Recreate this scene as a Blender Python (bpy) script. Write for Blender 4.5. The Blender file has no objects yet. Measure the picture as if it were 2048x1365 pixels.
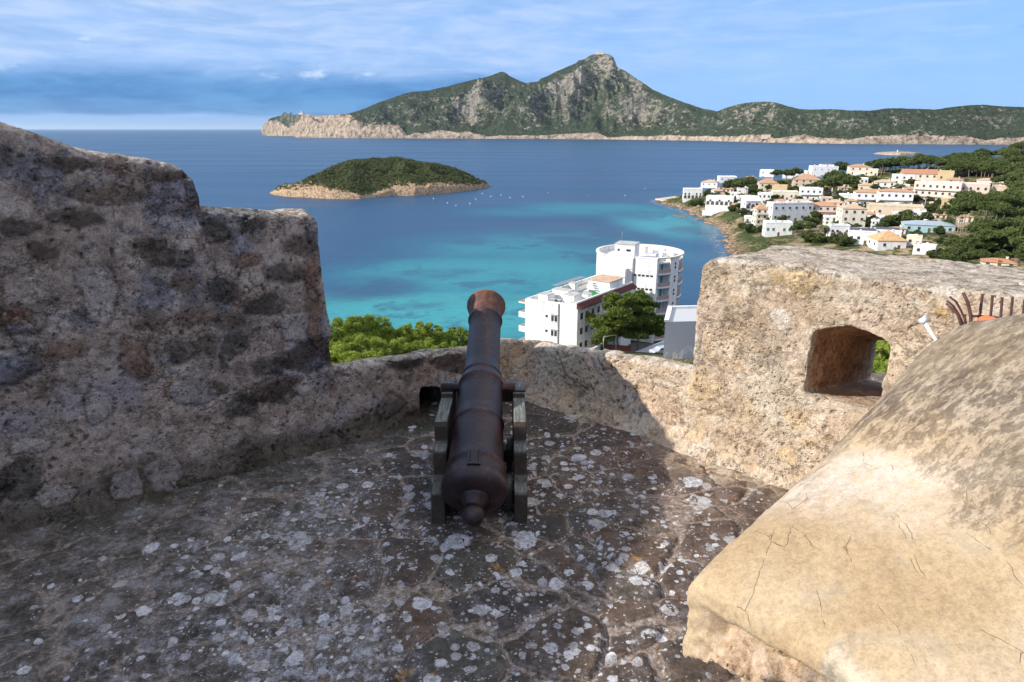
import bpy, bmesh, math, random
import numpy as np
from mathutils import Vector, Matrix, noise
R = math.radians
scene = bpy.context.scene
COL = scene.collection
EYE = 65.0                      # height of the eye above the sea
PITCH = R(17.26)
FPX = 1365.0
SUN = Vector((-1.79, -.44, 1.01)).normalized()   # towards the sun
# ---------------------------------------------------------------- camera
cd = bpy.data.cameras.new('camera'); cam = bpy.data.objects.new('camera', cd); COL.objects.link(cam)
cd.lens = 24; cd.sensor_width = 36; cd.clip_start = .05; cd.clip_end = 400000
cam.location = (0, 0, EYE); cam.rotation_euler = (R(90) - PITCH, 0, 0)
scene.camera = cam
# ---------------------------------------------------------------- sun, sky
sl = bpy.data.lights.new('sun', 'SUN'); so = bpy.data.objects.new('sun', sl); COL.objects.link(so)
sl.energy = 3.3; sl.angle = R(.5); sl.color = (1, .93, .82)
so.rotation_euler = SUN.to_track_quat('Z', 'Y').to_euler()
scene.view_settings.view_transform = 'Standard'; scene.view_settings.look = 'None'
scene.view_settings.exposure = .98; scene.view_settings.gamma = 1
w = bpy.data.worlds.new('World'); scene.world = w; w.use_nodes = True

# ---------------------------------------------------------------- node helper
class NT:
    def __init__(s, tree): s.t = tree; s.N = tree.nodes; s.L = tree.links
    def put(s, sock, v):
        if v is None: return
        if isinstance(v, bpy.types.NodeSocket): s.L.new(v, sock)
        else:
            if sock.type == 'RGBA' and not isinstance(v, (int, float)) and len(v) == 3: v = (*v, 1)
            if sock.type == 'RGBA' and isinstance(v, (int, float)): v = (v, v, v, 1)
            sock.default_value = v
    def node(s, typ, ins=None, **kw):
        n = s.N.new(typ)
        for k, v in kw.items(): setattr(n, k, v)
        for k, v in (ins or {}).items(): s.put(n.inputs[k], v)
        return n
    def pos(s): return s.node('ShaderNodeTexCoord').outputs['Object']
    def wpos(s): return s.node('ShaderNodeNewGeometry').outputs['Position']
    def map(s, v, sc=(1, 1, 1), rot=(0, 0, 0), loc=(0, 0, 0)):
        return s.node('ShaderNodeMapping', {'Vector': v, 'Scale': sc, 'Rotation': rot, 'Location': loc}).outputs[0]
    def noise(s, v, scale, detail=4, rough=.6, dist=0, col=False):
        n = s.node('ShaderNodeTexNoise', {'Vector': v, 'Scale': scale, 'Detail': detail, 'Roughness': rough, 'Distortion': dist})
        return n.outputs[1 if col else 0]
    def vor(s, v, scale, feature='F1', rnd=1.0, col=False, smooth=None):
        n = s.node('ShaderNodeTexVoronoi', {'Vector': v, 'Scale': scale, 'Randomness': rnd}, feature=feature)
        return (n.outputs['Distance'], n.outputs['Color']) if col else n.outputs['Distance']
    def m(s, op, a, b=None, c=None, clamp=False):
        n = s.node('ShaderNodeMath', operation=op, use_clamp=clamp)
        for i, v in enumerate((a, b, c)):
            if v is not None: s.put(n.inputs[i], v)
        return n.outputs[0]
    def vm(s, op, a, b=None):
        n = s.node('ShaderNodeVectorMath', operation=op)
        s.put(n.inputs[0], a); s.put(n.inputs[1], b)
        return n.outputs[0]
    def ss(s, v, lo, hi, a=0., b=1.):
        n = s.node('ShaderNodeMapRange', {0: v, 1: lo, 2: hi, 3: a, 4: b}, interpolation_type='SMOOTHSTEP')
        return n.outputs[0]
    def mix(s, f, a, b, blend='MIX'):
        n = s.node('ShaderNodeMix', data_type='RGBA', blend_type=blend)
        s.put(n.inputs[0], f); s.put(n.inputs[6], a); s.put(n.inputs[7], b)
        return n.outputs[2]
    def ramp(s, f, stops):
        n = s.node('ShaderNodeValToRGB', {0: f}); e = n.color_ramp.elements
        while len(e) < len(stops): e.new(.5)
        for i, (p, c) in enumerate(stops):
            e[i].position = p; e[i].color = (*c, 1) if len(c) == 3 else c
        return n.outputs[0]
    def attr(s, name, out='Fac'): return s.node('ShaderNodeAttribute', attribute_name=name).outputs[out]
    def sep(s, v): 
        n = s.node('ShaderNodeSeparateXYZ', {0: v}); return n.outputs[0], n.outputs[1], n.outputs[2]
    def bump(s, h, strength=.5, dist=.01, normal=None):
        return s.node('ShaderNodeBump', {'Strength': strength, 'Distance': dist, 'Height': h, 'Normal': normal}).outputs[0]

def warp(q, p, scale, amt):
    c = q.noise(p, scale, 3, .5, col=True)
    d = q.vm('SUBTRACT', c, (.5, .5, .5))
    n = q.node('ShaderNodeVectorMath', operation='SCALE'); q.put(n.inputs[0], d); q.put(n.inputs['Scale'], amt)
    return q.vm('ADD', p, n.outputs[0])

MATS = {}
def material(name, fn):
    if name in MATS: return MATS[name]
    mt = bpy.data.materials.new(name); mt.use_nodes = True
    mt.node_tree.nodes.clear(); q = NT(mt.node_tree)
    out = q.node('ShaderNodeOutputMaterial'); b = q.node('ShaderNodeBsdfPrincipled')
    q.L.new(b.outputs[0], out.inputs[0])
    col, rough, nrm, extra = fn(q)
    q.put(b.inputs['Base Color'], col); q.put(b.inputs['Roughness'], rough)
    if nrm is not None: q.put(b.inputs['Normal'], nrm)
    for k, v in (extra or {}).items(): q.put(b.inputs[k], v)
    MATS[name] = mt
    return mt

# ---------------------------------------------------------------- world
def build_world():
    q = NT(w.node_tree); w.node_tree.nodes.clear()
    out = q.node('ShaderNodeOutputWorld'); bg = q.node('ShaderNodeBackground')
    q.L.new(bg.outputs[0], out.inputs[0])
    sky = q.node('ShaderNodeTexSky'); sky.sky_type = 'NISHITA'; sky.sun_disc = False
    sky.sun_elevation = math.asin(SUN.z); sky.sun_rotation = math.atan2(SUN.x, SUN.y)
    sky.altitude = 60; sky.air_density = 1.0; sky.dust_density = .3; sky.ozone_density = 2.0
    d = q.node('ShaderNodeTexCoord').outputs['Generated']
    x, y, z = q.sep(d)
    # cloud layer: thin stratus streaks stretched along the horizon
    az = q.m('ARCTAN2', x, y)                       # 0 straight ahead, + to the right
    el = q.m('ARCSINE', z)
    cv = q.node('ShaderNodeCombineXYZ', {0: q.m('MULTIPLY', az, 2.2), 1: q.m('MULTIPLY', el, 11.0), 2: 0}).outputs[0]
    cw = warp(q, cv, 1.5, .5)
    n1 = q.noise(cw, 1.6, 7, .58)
    n2 = q.noise(cw, 5.0, 6, .6)
    n3 = q.noise(q.map(cw, (1, 2.6, 1)), 3.2, 6, .6)
    # broken cloud added overhead (out of frame) to brighten and warm the fill light
    ovh = q.noise(q.map(d, (1, 1, 1.6)), 1.7, 5, .6)
    blue = q.ramp(q.m('MULTIPLY', el, 3.0), [(0, (.24, .43, .72)), (.06, (.25, .49, .82)), (.25, (.25, .51, .90)), (.6, (.20, .44, .84)), (1, (.12, .31, .7))])
    skyc = q.node('ShaderNodeVectorMath', operation='SCALE'); q.put(skyc.inputs[0], sky.outputs[0]); q.put(skyc.inputs['Scale'], .15)
    lowf = q.ss(el, .30, .60, .88, .0)
    up = q.mix(q.ss(ovh, .30, .58, .35, .95), skyc.outputs[0], (.66, .60, .54))
    base = q.mix(lowf, up, q.mix(1., blue, (.40, .54, .66), 'MULTIPLY'))
    # bright high stratus on the left and overhead
    side = q.ss(az, -.30, .80, 1., .12)
    high = q.ss(el, .030, .085)
    hazec = q.m('MULTIPLY', q.m('MULTIPLY', side, high), q.ss(n1, .18, .62, .55, 1.))
    c = q.mix(q.m('MULTIPLY', hazec, .93), base, q.ramp(n2, [(.36, (.165, .27, .455)), (.5, (.215, .31, .485)), (.64, (.28, .355, .50))]))
    thin = q.m('MULTIPLY', q.ss(n3, .5, .78), q.ss(el, .02, .1, .0, .35))
    c = q.mix(thin, c, (.34, .41, .57))
    # dark bank low on the left
    edge = q.m('ADD', el, q.m('MULTIPLY', q.m('SUBTRACT', n1, .5), .045))
    band = q.m('MULTIPLY', q.ss(edge, .012, .022), q.ss(edge, .050, .085, 1., 0.))
    bank = q.m('MULTIPLY', band, q.ss(az, -.05, .12, 1., 0.))
    c = q.mix(q.m('MULTIPLY', bank, .92), c, q.ramp(n2, [(.36, (.016, .100, .265)), (.62, (.050, .170, .355))]))
    # little bright puffs at the top of the bank
    pv = q.node('ShaderNodeCombineXYZ', {0: q.m('MULTIPLY', az, 10.), 1: q.m('MULTIPLY', el, 24.), 2: 3.}).outputs[0]
    puff = q.m('MULTIPLY', q.ss(q.noise(pv, 1., 6, .6), .60, .72), q.m('MULTIPLY', q.ss(el, .055, .070), q.ss(el, .095, .125, 1., 0.)))
    puff = q.m('MULTIPLY', puff, q.ss(az, -.1, .0, .7, 0.))
    c = q.mix(puff, c, (.40, .47, .60))
    # dark scraps in the middle
    dk = q.m('MULTIPLY', q.ss(q.noise(q.map(pv, (.6, .8, 1), loc=(4, 2, 0)), 1.2, 5, .6), .62, .74), q.m('MULTIPLY', q.ss(el, .08, .11), q.ss(el, .15, .18, .55, 0.)))
    c = q.mix(dk, c, (.13, .25, .45))
    # pale strip over the horizon
    hz = q.m('MULTIPLY', q.ss(el, .012, .019, 1., 0.), q.ss(az, -.2, .1, 1., .35))
    c = q.mix(q.m('MULTIPLY', hz, .85), c, (.14, .25, .43))
    q.put(bg.inputs[0], c); bg.inputs[1].default_value = 1.0
    return bg
BG = build_world()

# ---------------------------------------------------------------- geometry helpers
SP, CP = math.sin(PITCH), math.cos(PITCH)
def ray(px, py):
    a, b = (px - 1024) / FPX, (682.5 - py) / FPX
    return Vector((a, CP + b * SP, -SP + b * CP))
def at_depth(px, py, d): 
    v = ray(px, py) * d; v.z += EYE; return v
def at_y(px, py, Y):
    v = ray(px, py); v = v * (Y / v.y); v.z += EYE; return v
def at_z(px, py, z):
    v = ray(px, py); v = v * ((z - EYE) / v.z); v.z += EYE; return v

def tag(o, label=None, cat=None, group=None, kind=None):
    if label: o['label'] = label
    if cat: o['category'] = cat
    if group: o['group'] = group
    if kind: o['kind'] = kind
    return o
def empty(name, loc=(0, 0, 0), rz=0):
    o = bpy.data.objects.new(name, None); COL.objects.link(o); o.location = loc; o.rotation_euler = (0, 0, rz)
    o.empty_display_size = .3
    return o
def link(name, me, parent=None, mats=None):
    o = bpy.data.objects.new(name, me); COL.objects.link(o)
    if parent: o.parent = parent
    if mats:
        for m_ in (mats if isinstance(mats, (list, tuple)) else [mats]): me.materials.append(m_)
    return o
class MB:
    """collects shapes into one mesh; every add_* takes a material index"""
    def __init__(s): s.v = []; s.f = []; s.mi = []; s.sm = []
    def add(s, vs, fs, mi=0, smooth=False):
        k = len(s.v); s.v += [tuple(v) for v in vs]
        for f in fs: s.f.append(tuple(i + k for i in f)); s.mi.append(mi); s.sm.append(smooth)
        return s
    def box(s, c, d, rz=0, mi=0, rx=0, taper=1.0):
        M = Matrix.Rotation(rz, 3, 'Z') @ Matrix.Rotation(rx, 3, 'X'); c = Vector(c); vs = []
        for z in (-.5, .5):
            t = taper if z > 0 else 1
            for x, y in ((-.5, -.5), (.5, -.5), (.5, .5), (-.5, .5)):
                vs.append(c + M @ Vector((x * d[0] * t, y * d[1] * t, z * d[2])))
        return s.add(vs, [(3, 2, 1, 0), (4, 5, 6, 7), (0, 1, 5, 4), (1, 2, 6, 5), (2, 3, 7, 6), (3, 0, 4, 7)], mi)
    def prism(s, poly, z0, z1, mi=0, ztop=None):
        n = len(poly); zt = ztop or [z1] * n
        vs = [(p[0], p[1], z0) for p in poly] + [(p[0], p[1], zt[i]) for i, p in enumerate(poly)]
        fs = [tuple(range(n))[::-1], tuple(range(n, 2 * n))] + [(i, (i + 1) % n, n + (i + 1) % n, n + i) for i in range(n)]
        return s.add(vs, fs, mi)
    def tube(s, pts, rad, seg=8, mi=0, cap=True, flat=1.0):
        pts = [Vector(p) for p in pts]; rings = []
        up = Vector((0, 0, 1)); prev = None
        for i, p in enumerate(pts):
            t = (pts[min(i + 1, len(pts) - 1)] - pts[max(i - 1, 0)]).normalized()
            a = prev if prev else (up if abs(t.z) < .9 else Vector((1, 0, 0)))
            b = t.cross(a).normalized(); a = b.cross(t).normalized(); prev = a
            r = rad[i] if isinstance(rad, (list, tuple)) else rad
            rings.append([p + (a * math.cos(2 * math.pi * k / seg) + b * math.sin(2 * math.pi * k / seg) * flat) * r for k in range(seg)])
        vs = [v for r_ in rings for v in r_]; fs = []
        for i in range(len(pts) - 1):
            for k in range(seg): fs.append((i * seg + k, i * seg + (k + 1) % seg, (i + 1) * seg + (k + 1) % seg, (i + 1) * seg + k))
        if cap: fs.append(tuple(range(seg))[::-1]); fs.append(tuple((len(pts) - 1) * seg + k for k in range(seg)))
        return s.add(vs, fs, mi, True)
    def lathe(s, prof, seg=32, M=None, mi=0, a0=0, a1=2 * math.pi, smooth=True):
        full = abs(a1 - a0 - 2 * math.pi) < 1e-6; n = seg if full else seg + 1
        vs = []
        for r_, z in prof:
            for k in range(n):
                a = a0 + (a1 - a0) * k / seg; v = Vector((r_ * math.cos(a), r_ * math.sin(a), z)); vs.append(M @ v if M else v)
        fs = []
        for i in range(len(prof) - 1):
            for k in range(seg):
                k2 = (k + 1) % n; fs.append((i * n + k, i * n + k2, (i + 1) * n + k2, (i + 1) * n + k))
        return s.add(vs, fs, mi, smooth)
    def sector(s, c, r0, r1, z0, z1, a0, a1, seg=8, mi=0):
        """ring sector; angle from -Y towards +X"""
        P = lambda r_, a, z: (c[0] + r_ * math.sin(a), c[1] - r_ * math.cos(a), z)
        vs = []
        for k in range(seg + 1):
            a = a0 + (a1 - a0) * k / seg; vs += [P(r0, a, z0), P(r1, a, z0), P(r1, a, z1), P(r0, a, z1)]
        fs = []
        for k in range(seg):
            i = k * 4; j = i + 4
            fs += [(i + 1, j + 1, j + 2, i + 2), (i + 2, j + 2, j + 3, i + 3), (i, i + 3, j + 3, j), (i, j, j + 1, i + 1)]
        fs += [(0, 1, 2, 3), (seg * 4 + 3, seg * 4 + 2, seg * 4 + 1, seg * 4)]
        return s.add(vs, fs, mi)
    def mesh(s, name):
        me = bpy.data.meshes.new(name); me.from_pydata(s.v, [], s.f)
        me.polygons.foreach_set('material_index', s.mi); me.polygons.foreach_set('use_smooth', s.sm)
        me.update(); return me
    def build(s, name, mats, parent=None, label=None):
        o = link(name, s.mesh(name), parent, mats)
        if label: o['label'] = label
        return o
def bevel(o, wdt, seg=2):
    m_ = o.modifiers.new('bevel', 'BEVEL'); m_.width = wdt; m_.segments = seg; m_.limit_method = 'ANGLE'; m_.angle_limit = R(40)
    return o
def copy_tree(o, parent=None):
    c = o.copy(); COL.objects.link(c); c.parent = parent
    for ch in list(o.children): copy_tree(ch, c)
    return c
def np_mesh(name, V, F, smooth=True, attrs=None):
    me = bpy.data.meshes.new(name); V = np.asarray(V, np.float32); F = np.asarray(F, np.int32)
    k = F.shape[1]
    me.vertices.add(len(V)); me.vertices.foreach_set('co', V.ravel())
    me.loops.add(F.size); me.loops.foreach_set('vertex_index', F.ravel())
    me.polygons.add(len(F)); me.polygons.foreach_set('loop_start', np.arange(0, F.size, k, dtype=np.int32))
    me.polygons.foreach_set('use_smooth', np.full(len(F), smooth))
    me.update(calc_edges=True)
    for n_, a in (attrs or {}).items():
        at = me.attributes.new(n_, 'FLOAT', 'POINT'); at.data.foreach_set('value', np.asarray(a, np.float32))
    me.validate(); return me
def grid_faces(nu, nv):
    i = np.arange(nu - 1)[:, None] * nv + np.arange(nv - 1)[None, :]
    return np.stack([i, i + nv, i + nv + 1, i + 1], -1).reshape(-1, 4)
# vectorised value noise
def vnoise(x, y, seed=0):
    xi = np.floor(x).astype(np.int64); yi = np.floor(y).astype(np.int64); xf = x - xi; yf = y - yi
    def h(a, b):
        n = (a * 374761393 + b * 668265263 + seed * 1274126177) & 0xffffffff
        n = ((n ^ (n >> 13)) * 1274126177) & 0xffffffff
        return ((n ^ (n >> 16)) & 0xffff) / 65535.0
    u = xf * xf * xf * (xf * (xf * 6 - 15) + 10); v = yf * yf * yf * (yf * (yf * 6 - 15) + 10)
    return (h(xi, yi) * (1 - u) + h(xi + 1, yi) * u) * (1 - v) + (h(xi, yi + 1) * (1 - u) + h(xi + 1, yi + 1) * u) * v
def fbm(x, y, octv=5, seed=0, ridged=False, gain=.5):
    s_ = 0; a = 1; t = 0
    for o in range(octv):
        c, sn = math.cos(o * 1.1), math.sin(o * 1.1)
        n = vnoise((x * c - y * sn) * 2 ** o, (x * sn + y * c) * 2 ** o, seed + o)
        if ridged: n = 1 - abs(2 * n - 1)
        s_ = s_ + n * a; t += a; a *= gain
    return s_ / t
def sst(x, a, b):
    t = np.clip((x - a) / (b - a), 0, 1); return t * t * (3 - 2 * t)
# ================================================================ FORT
FZ = EYE - 2.0                  # fort floor level
UP = Vector((0, 0, 1))
APEX = Vector((.10, 5.0, 0))
LD = Vector((-2.77, -1.89, 0)).normalized(); LN = Vector((-.5637, .826, 0)).normalized()
RD = Vector((1.59, -1.35, 0)).normalized(); RN = Vector((.647, .762, 0)).normalized()

def stone_shader(kind):
    lit = kind == 'lit'
    def fn(q):
        p = q.pos(); x_, y_, z_ = q.sep(q.wpos()); st = q.attr('st'); rn = q.attr('rn'); pit = q.attr('pit'); rim = q.attr('rim')
        wp = warp(q, p, 3, .16); w2 = warp(q, p, 11, .03)
        med = q.noise(p, 5.5, 9, .74, .2); fine = q.noise(w2, 30, 8, .78); grit = q.noise(p, 120, 4, .8)
        b1 = q.noise(wp, 2.0, 7, .66); b2 = q.noise(q.map(wp, loc=(7, 3, 5)), 3.4, 8, .70); b3 = q.noise(q.map(wp, loc=(1, 9, 2)), 1.3, 6, .62)
        b4 = q.noise(q.map(w2, (1, 1, 1.5), loc=(4, 4, 8)), 7.5, 10, .80)
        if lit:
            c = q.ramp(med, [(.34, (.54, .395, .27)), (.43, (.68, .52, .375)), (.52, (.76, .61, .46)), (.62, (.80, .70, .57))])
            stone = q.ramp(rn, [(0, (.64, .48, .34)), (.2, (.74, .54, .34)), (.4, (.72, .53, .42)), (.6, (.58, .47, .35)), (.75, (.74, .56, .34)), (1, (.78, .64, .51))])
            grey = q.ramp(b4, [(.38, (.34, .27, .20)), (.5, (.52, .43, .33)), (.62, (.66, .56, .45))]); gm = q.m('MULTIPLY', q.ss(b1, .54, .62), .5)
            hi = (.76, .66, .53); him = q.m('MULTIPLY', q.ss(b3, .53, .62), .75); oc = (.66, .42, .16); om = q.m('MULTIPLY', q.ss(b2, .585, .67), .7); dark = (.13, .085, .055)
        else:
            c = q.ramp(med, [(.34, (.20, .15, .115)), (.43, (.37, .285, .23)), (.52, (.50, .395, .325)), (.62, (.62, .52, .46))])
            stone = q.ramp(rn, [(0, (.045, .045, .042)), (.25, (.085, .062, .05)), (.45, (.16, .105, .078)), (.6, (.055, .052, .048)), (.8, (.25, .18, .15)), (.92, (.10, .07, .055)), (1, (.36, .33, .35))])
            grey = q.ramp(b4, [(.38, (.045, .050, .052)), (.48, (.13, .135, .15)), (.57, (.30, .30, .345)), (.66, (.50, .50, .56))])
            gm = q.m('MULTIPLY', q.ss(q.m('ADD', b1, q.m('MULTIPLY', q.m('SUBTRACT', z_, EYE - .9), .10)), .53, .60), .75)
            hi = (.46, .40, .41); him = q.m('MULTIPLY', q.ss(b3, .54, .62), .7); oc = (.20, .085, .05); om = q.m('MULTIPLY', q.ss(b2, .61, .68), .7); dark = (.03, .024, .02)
        c = q.mix(him, c, hi)
        stc = q.mix(.55, stone, q.ramp(med, [(.36, (.6, .6, .6)), (.5, (1, 1, 1)), (.62, (1.3, 1.3, 1.25))]), 'MULTIPLY')
        c = q.mix(q.m('MULTIPLY', st, .90), c, stc)
        c = q.mix(gm, c, grey); c = q.mix(om, c, oc)
        tone = q.attr('tone')
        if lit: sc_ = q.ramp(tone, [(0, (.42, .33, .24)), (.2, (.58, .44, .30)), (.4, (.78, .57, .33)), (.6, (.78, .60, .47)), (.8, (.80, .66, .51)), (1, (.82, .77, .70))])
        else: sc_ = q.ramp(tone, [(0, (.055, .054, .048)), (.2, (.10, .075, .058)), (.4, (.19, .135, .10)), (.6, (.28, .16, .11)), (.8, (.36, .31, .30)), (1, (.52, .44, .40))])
        sc_ = q.mix(.7, sc_, q.ramp(med, [(.38, (.6, .6, .6)), (.5, (1, 1, 1)), (.6, (1.3, 1.3, 1.25))]), 'MULTIPLY')
        spt = q.m('MULTIPLY', q.m('MULTIPLY', q.attr('spot'), .62 if lit else .84), q.ss(b4, .36, .50, .45, 1.))
        if not lit:
            blk = q.m('MULTIPLY', q.ss(q.noise(q.map(wp, (1, 1, 1.7), loc=(3, 9, 1)), 2.3, 9, .74), .56, .62), .45)
            c = q.mix(blk, c, (.05, .048, .043))
            wht = q.m('MULTIPLY', q.ss(q.noise(q.map(w2, loc=(8, 1, 1)), 9, 10, .82), .585, .62), .6); c = q.mix(wht, c, (.48, .46, .50))
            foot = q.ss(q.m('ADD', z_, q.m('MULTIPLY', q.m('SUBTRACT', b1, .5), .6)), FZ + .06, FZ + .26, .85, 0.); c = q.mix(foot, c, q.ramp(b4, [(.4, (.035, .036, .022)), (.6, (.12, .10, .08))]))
        c = q.mix(spt, c, sc_)
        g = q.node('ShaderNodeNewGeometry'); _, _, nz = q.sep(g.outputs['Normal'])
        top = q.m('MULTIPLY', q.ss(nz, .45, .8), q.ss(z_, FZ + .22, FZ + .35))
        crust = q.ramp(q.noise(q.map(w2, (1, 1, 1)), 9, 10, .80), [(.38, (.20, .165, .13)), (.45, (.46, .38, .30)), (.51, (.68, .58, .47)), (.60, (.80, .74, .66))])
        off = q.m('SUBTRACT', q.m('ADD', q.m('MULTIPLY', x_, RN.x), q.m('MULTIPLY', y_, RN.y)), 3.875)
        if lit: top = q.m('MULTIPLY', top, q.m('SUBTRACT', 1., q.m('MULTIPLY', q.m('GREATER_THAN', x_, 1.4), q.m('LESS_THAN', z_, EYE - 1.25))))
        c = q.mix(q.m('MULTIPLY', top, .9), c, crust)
        if lit:
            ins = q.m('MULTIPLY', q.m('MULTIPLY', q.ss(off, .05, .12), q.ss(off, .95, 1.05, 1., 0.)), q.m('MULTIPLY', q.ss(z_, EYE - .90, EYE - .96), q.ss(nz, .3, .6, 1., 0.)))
            c = q.mix(q.m('MULTIPLY', ins, .9), c, q.ramp(b4, [(.38, (.40, .20, .10)), (.5, (.72, .42, .23)), (.62, (.80, .56, .36))]))  # warm bounce light inside the opening, painted into the stone colour
        # winding crevices, honeycomb pits
        cr = q.m('ABSOLUTE', q.m('SUBTRACT', q.noise(q.map(w2, (1, 1, 1.4)), 6.5, 8, .68), .5))
        cm = q.m('MULTIPLY', q.ss(cr, .002, .014, 1., 0.), q.ss(b2, .44, .56))
        pv = q.vor(warp(q, p, 14, .035), 30, 'F1'); pm = q.m('MULTIPLY', q.ss(pv, .12, .27, 1., 0.), q.ss(b1, .47, .56))
        pv2 = q.vor(warp(q, p, 7, .06), 13, 'F1'); pm2 = q.m('MULTIPLY', q.ss(pv2, .07, .16, 1., 0.), q.ss(b3, .46, .54))
        dk = q.m('MAXIMUM', q.m('MAXIMUM', cm, pm), q.m('MAXIMUM', pm2, q.ss(pit, .2, .9)))
        c = q.mix(q.m('MULTIPLY', dk, .42 if lit else .5), c, dark)
        c = q.mix(q.m('MULTIPLY', rim, .45 if lit else .7), c, dark)
        c = q.mix(.85, c, q.ramp(fine, [(.34, (.58, .55, .52)), (.5, (1, 1, 1)), (.64, (1.3, 1.28, 1.25))]), 'MULTIPLY')
        c = q.mix(.55, c, q.ramp(grit, [(.34, (.55, .55, .55)), (.5, (1, 1, 1)), (.66, (1.4, 1.4, 1.4))]), 'MULTIPLY')
        h = q.m('ADD', q.m('ADD', q.m('MULTIPLY', fine, 1.3), q.m('MULTIPLY', grit, .4)), q.m('MULTIPLY', med, 1.2))
        h = q.m('SUBTRACT', h, q.m('MULTIPLY', dk, .8))
        return c, .93, q.bump(h, .9, .028), {'Specular IOR Level': .15}
    return fn
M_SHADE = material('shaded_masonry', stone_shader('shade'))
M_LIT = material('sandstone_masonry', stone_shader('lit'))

def hsh(v, k=0):
    return (math.sin(v.x * 12.9898 + v.y * 78.233 + v.z * 37.719 + k * 17.3) * 43758.5453) % 1.0

def wall_spots(lst, D_, N_):
    """stones seen in the photograph -> centre and size along the wall (u, z) in metres"""
    out = []; K = N_.dot(APEX)
    for px, py, rx, ry, tone in lst:
        v = ray(px, py); t = K / (N_.x * v.x + N_.y * v.y); p = v * t; v2 = ray(px + rx, py); p2 = v2 * (K / (N_.x * v2.x + N_.y * v2.y)); v3 = ray(px, py + ry); p3 = v3 * (K / (N_.x * v3.x + N_.y * v3.y))
        out.append(((p - APEX).dot(D_), EYE + p.z, abs((p2 - p).dot(D_)) + .01, abs(p3.z - p.z) + .008, tone))
    return out
def masonry(name, mb, mat, voxel=.013, cutters=(), amp=.03, expose=.45, seed=0., scale=(3.3, 3.3, 5.0), pits=1.0, smooth_it=4, relief=.016, spots=(), SD=None, srl=.35):
    me = mb.mesh(name + '_base'); bm = bmesh.new(); bm.from_mesh(me)
    bmesh.ops.triangulate(bm, faces=bm.faces[:]); bmesh.ops.recalc_face_normals(bm, faces=bm.faces[:]); bm.to_mesh(me); bm.free()
    o = bpy.data.objects.new(name + '_tmp', me); COL.objects.link(o)
    for c in cutters:
        m_ = o.modifiers.new('cut', 'BOOLEAN'); m_.operation = 'DIFFERENCE'; m_.object = c; m_.solver = 'EXACT'
    r = o.modifiers.new('r', 'REMESH'); r.mode = 'VOXEL'; r.voxel_size = voxel; r.adaptivity = 0
    s_ = o.modifiers.new('s', 'SMOOTH'); s_.iterations = smooth_it; s_.factor = .5
    dg = bpy.context.evaluated_depsgraph_get(); dg.update()
    nm = bpy.data.meshes.new_from_object(o.evaluated_get(dg))
    bpy.data.objects.remove(o)
    for c in cutters: bpy.data.objects.remove(c)
    n = len(nm.vertices); st = np.zeros(n, np.float32); rn = np.zeros(n, np.float32); pt = np.zeros(n, np.float32); rm = np.zeros(n, np.float32)
    sd = Vector((seed, seed * 1.7, seed * .6)); newco = np.empty((n, 3), np.float32); sp = np.zeros(n, np.float32); tn = np.zeros(n, np.float32)
    for i, v in enumerate(nm.vertices):
        p = v.co + sd
        wv = noise.noise_vector(p * 2.3) * .10 + noise.noise_vector(p * 8) * .025
        pw = p + wv
        q_ = Vector((pw.x * scale[0], pw.y * scale[1], pw.z * scale[2]))
        dd, pp = noise.voronoi(q_)
        e = dd[1] - dd[0]; h = hsh(pp[0])
        ex = 1.0 if h < expose else 0.0
        t = min(max((e - .10) / .16, 0), 1); t = t * t * (3 - 2 * t)
        h2 = hsh(pp[0], 1)
        pk = noise.noise(p * 14) ; pk2 = noise.noise(p * 31 + Vector((5, 5, 5)))
        dens = .5 + .5 * noise.noise(p * 1.4 + Vector((9, 0, 3)))
        hole = max(0, pk2 * .9 + noise.noise(p * 47) * .7 + pk * .35 - (.66 - .36 * dens)) * pits
        hole = min(hole * 3.0, 1)
        d = amp * noise.fractal(p * 1.3, 1, 2, 4) + relief * .45 * noise.fractal(p * 7, .8, 2, 4)
        d += ex * (t * (h2 - .45) * relief * 2.0) - ex * relief * .7 * max(0, 1 - abs(e - .14) / .07)
        d -= hole * .016
        if spots:
            u_ = (v.co - APEX).dot(SD) ; w1 = noise.noise_vector(p * 9) * .035 + noise.noise_vector(p * 22) * .014
            for (su, sz, ru, rz_, tone) in spots:
                a_ = abs(u_ + w1.x - su) / ru; b_ = abs(v.co.z + w1.y - sz) / rz_
                if a_ < 1.3 and b_ < 1.3:
                    rr_ = (a_ ** 2.6 + b_ ** 2.6) ** (1 / 2.6)
                    if rr_ < 1.25:
                        k_ = min(max((1.04 - rr_) / .12, 0), 1)
                        if k_ > sp[i]: sp[i] = k_; tn[i] = tone
                        d += k_ * relief * srl - relief * srl * 1.5 * max(0, 1 - abs(rr_ - 1.08) / .10); rm[i] = max(rm[i], srl * 1.6 * max(0, 1 - abs(rr_ - 1.07) / .09) * (.3 + .7 * (noise.noise(p * 7) > -.1)))
        d += relief * .5 * (abs(noise.noise(p * 11 + wv * 6)) - .25)
        st[i] = ex * t; rn[i] = h2; pt[i] = hole; rm[i] = max(rm[i], ex * max(0, 1 - abs(e - .13) / .06) * (.4 + .6 * (noise.noise(p * 6) > -.1)))
        newco[i] = v.co + v.normal * d
    nm.vertices.foreach_set('co', newco.ravel()); nm.polygons.foreach_set('use_smooth', [True] * len(nm.polygons))
    for k_, a in (('st', st), ('rn', rn), ('pit', pt), ('rim', rm), ('spot', sp), ('tone', tn)):
        at = nm.attributes.new(k_, 'FLOAT', 'POINT'); at.data.foreach_set('value', a)
    nm.update(); nm.materials.clear()
    return link(name, nm, None, mat)

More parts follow.
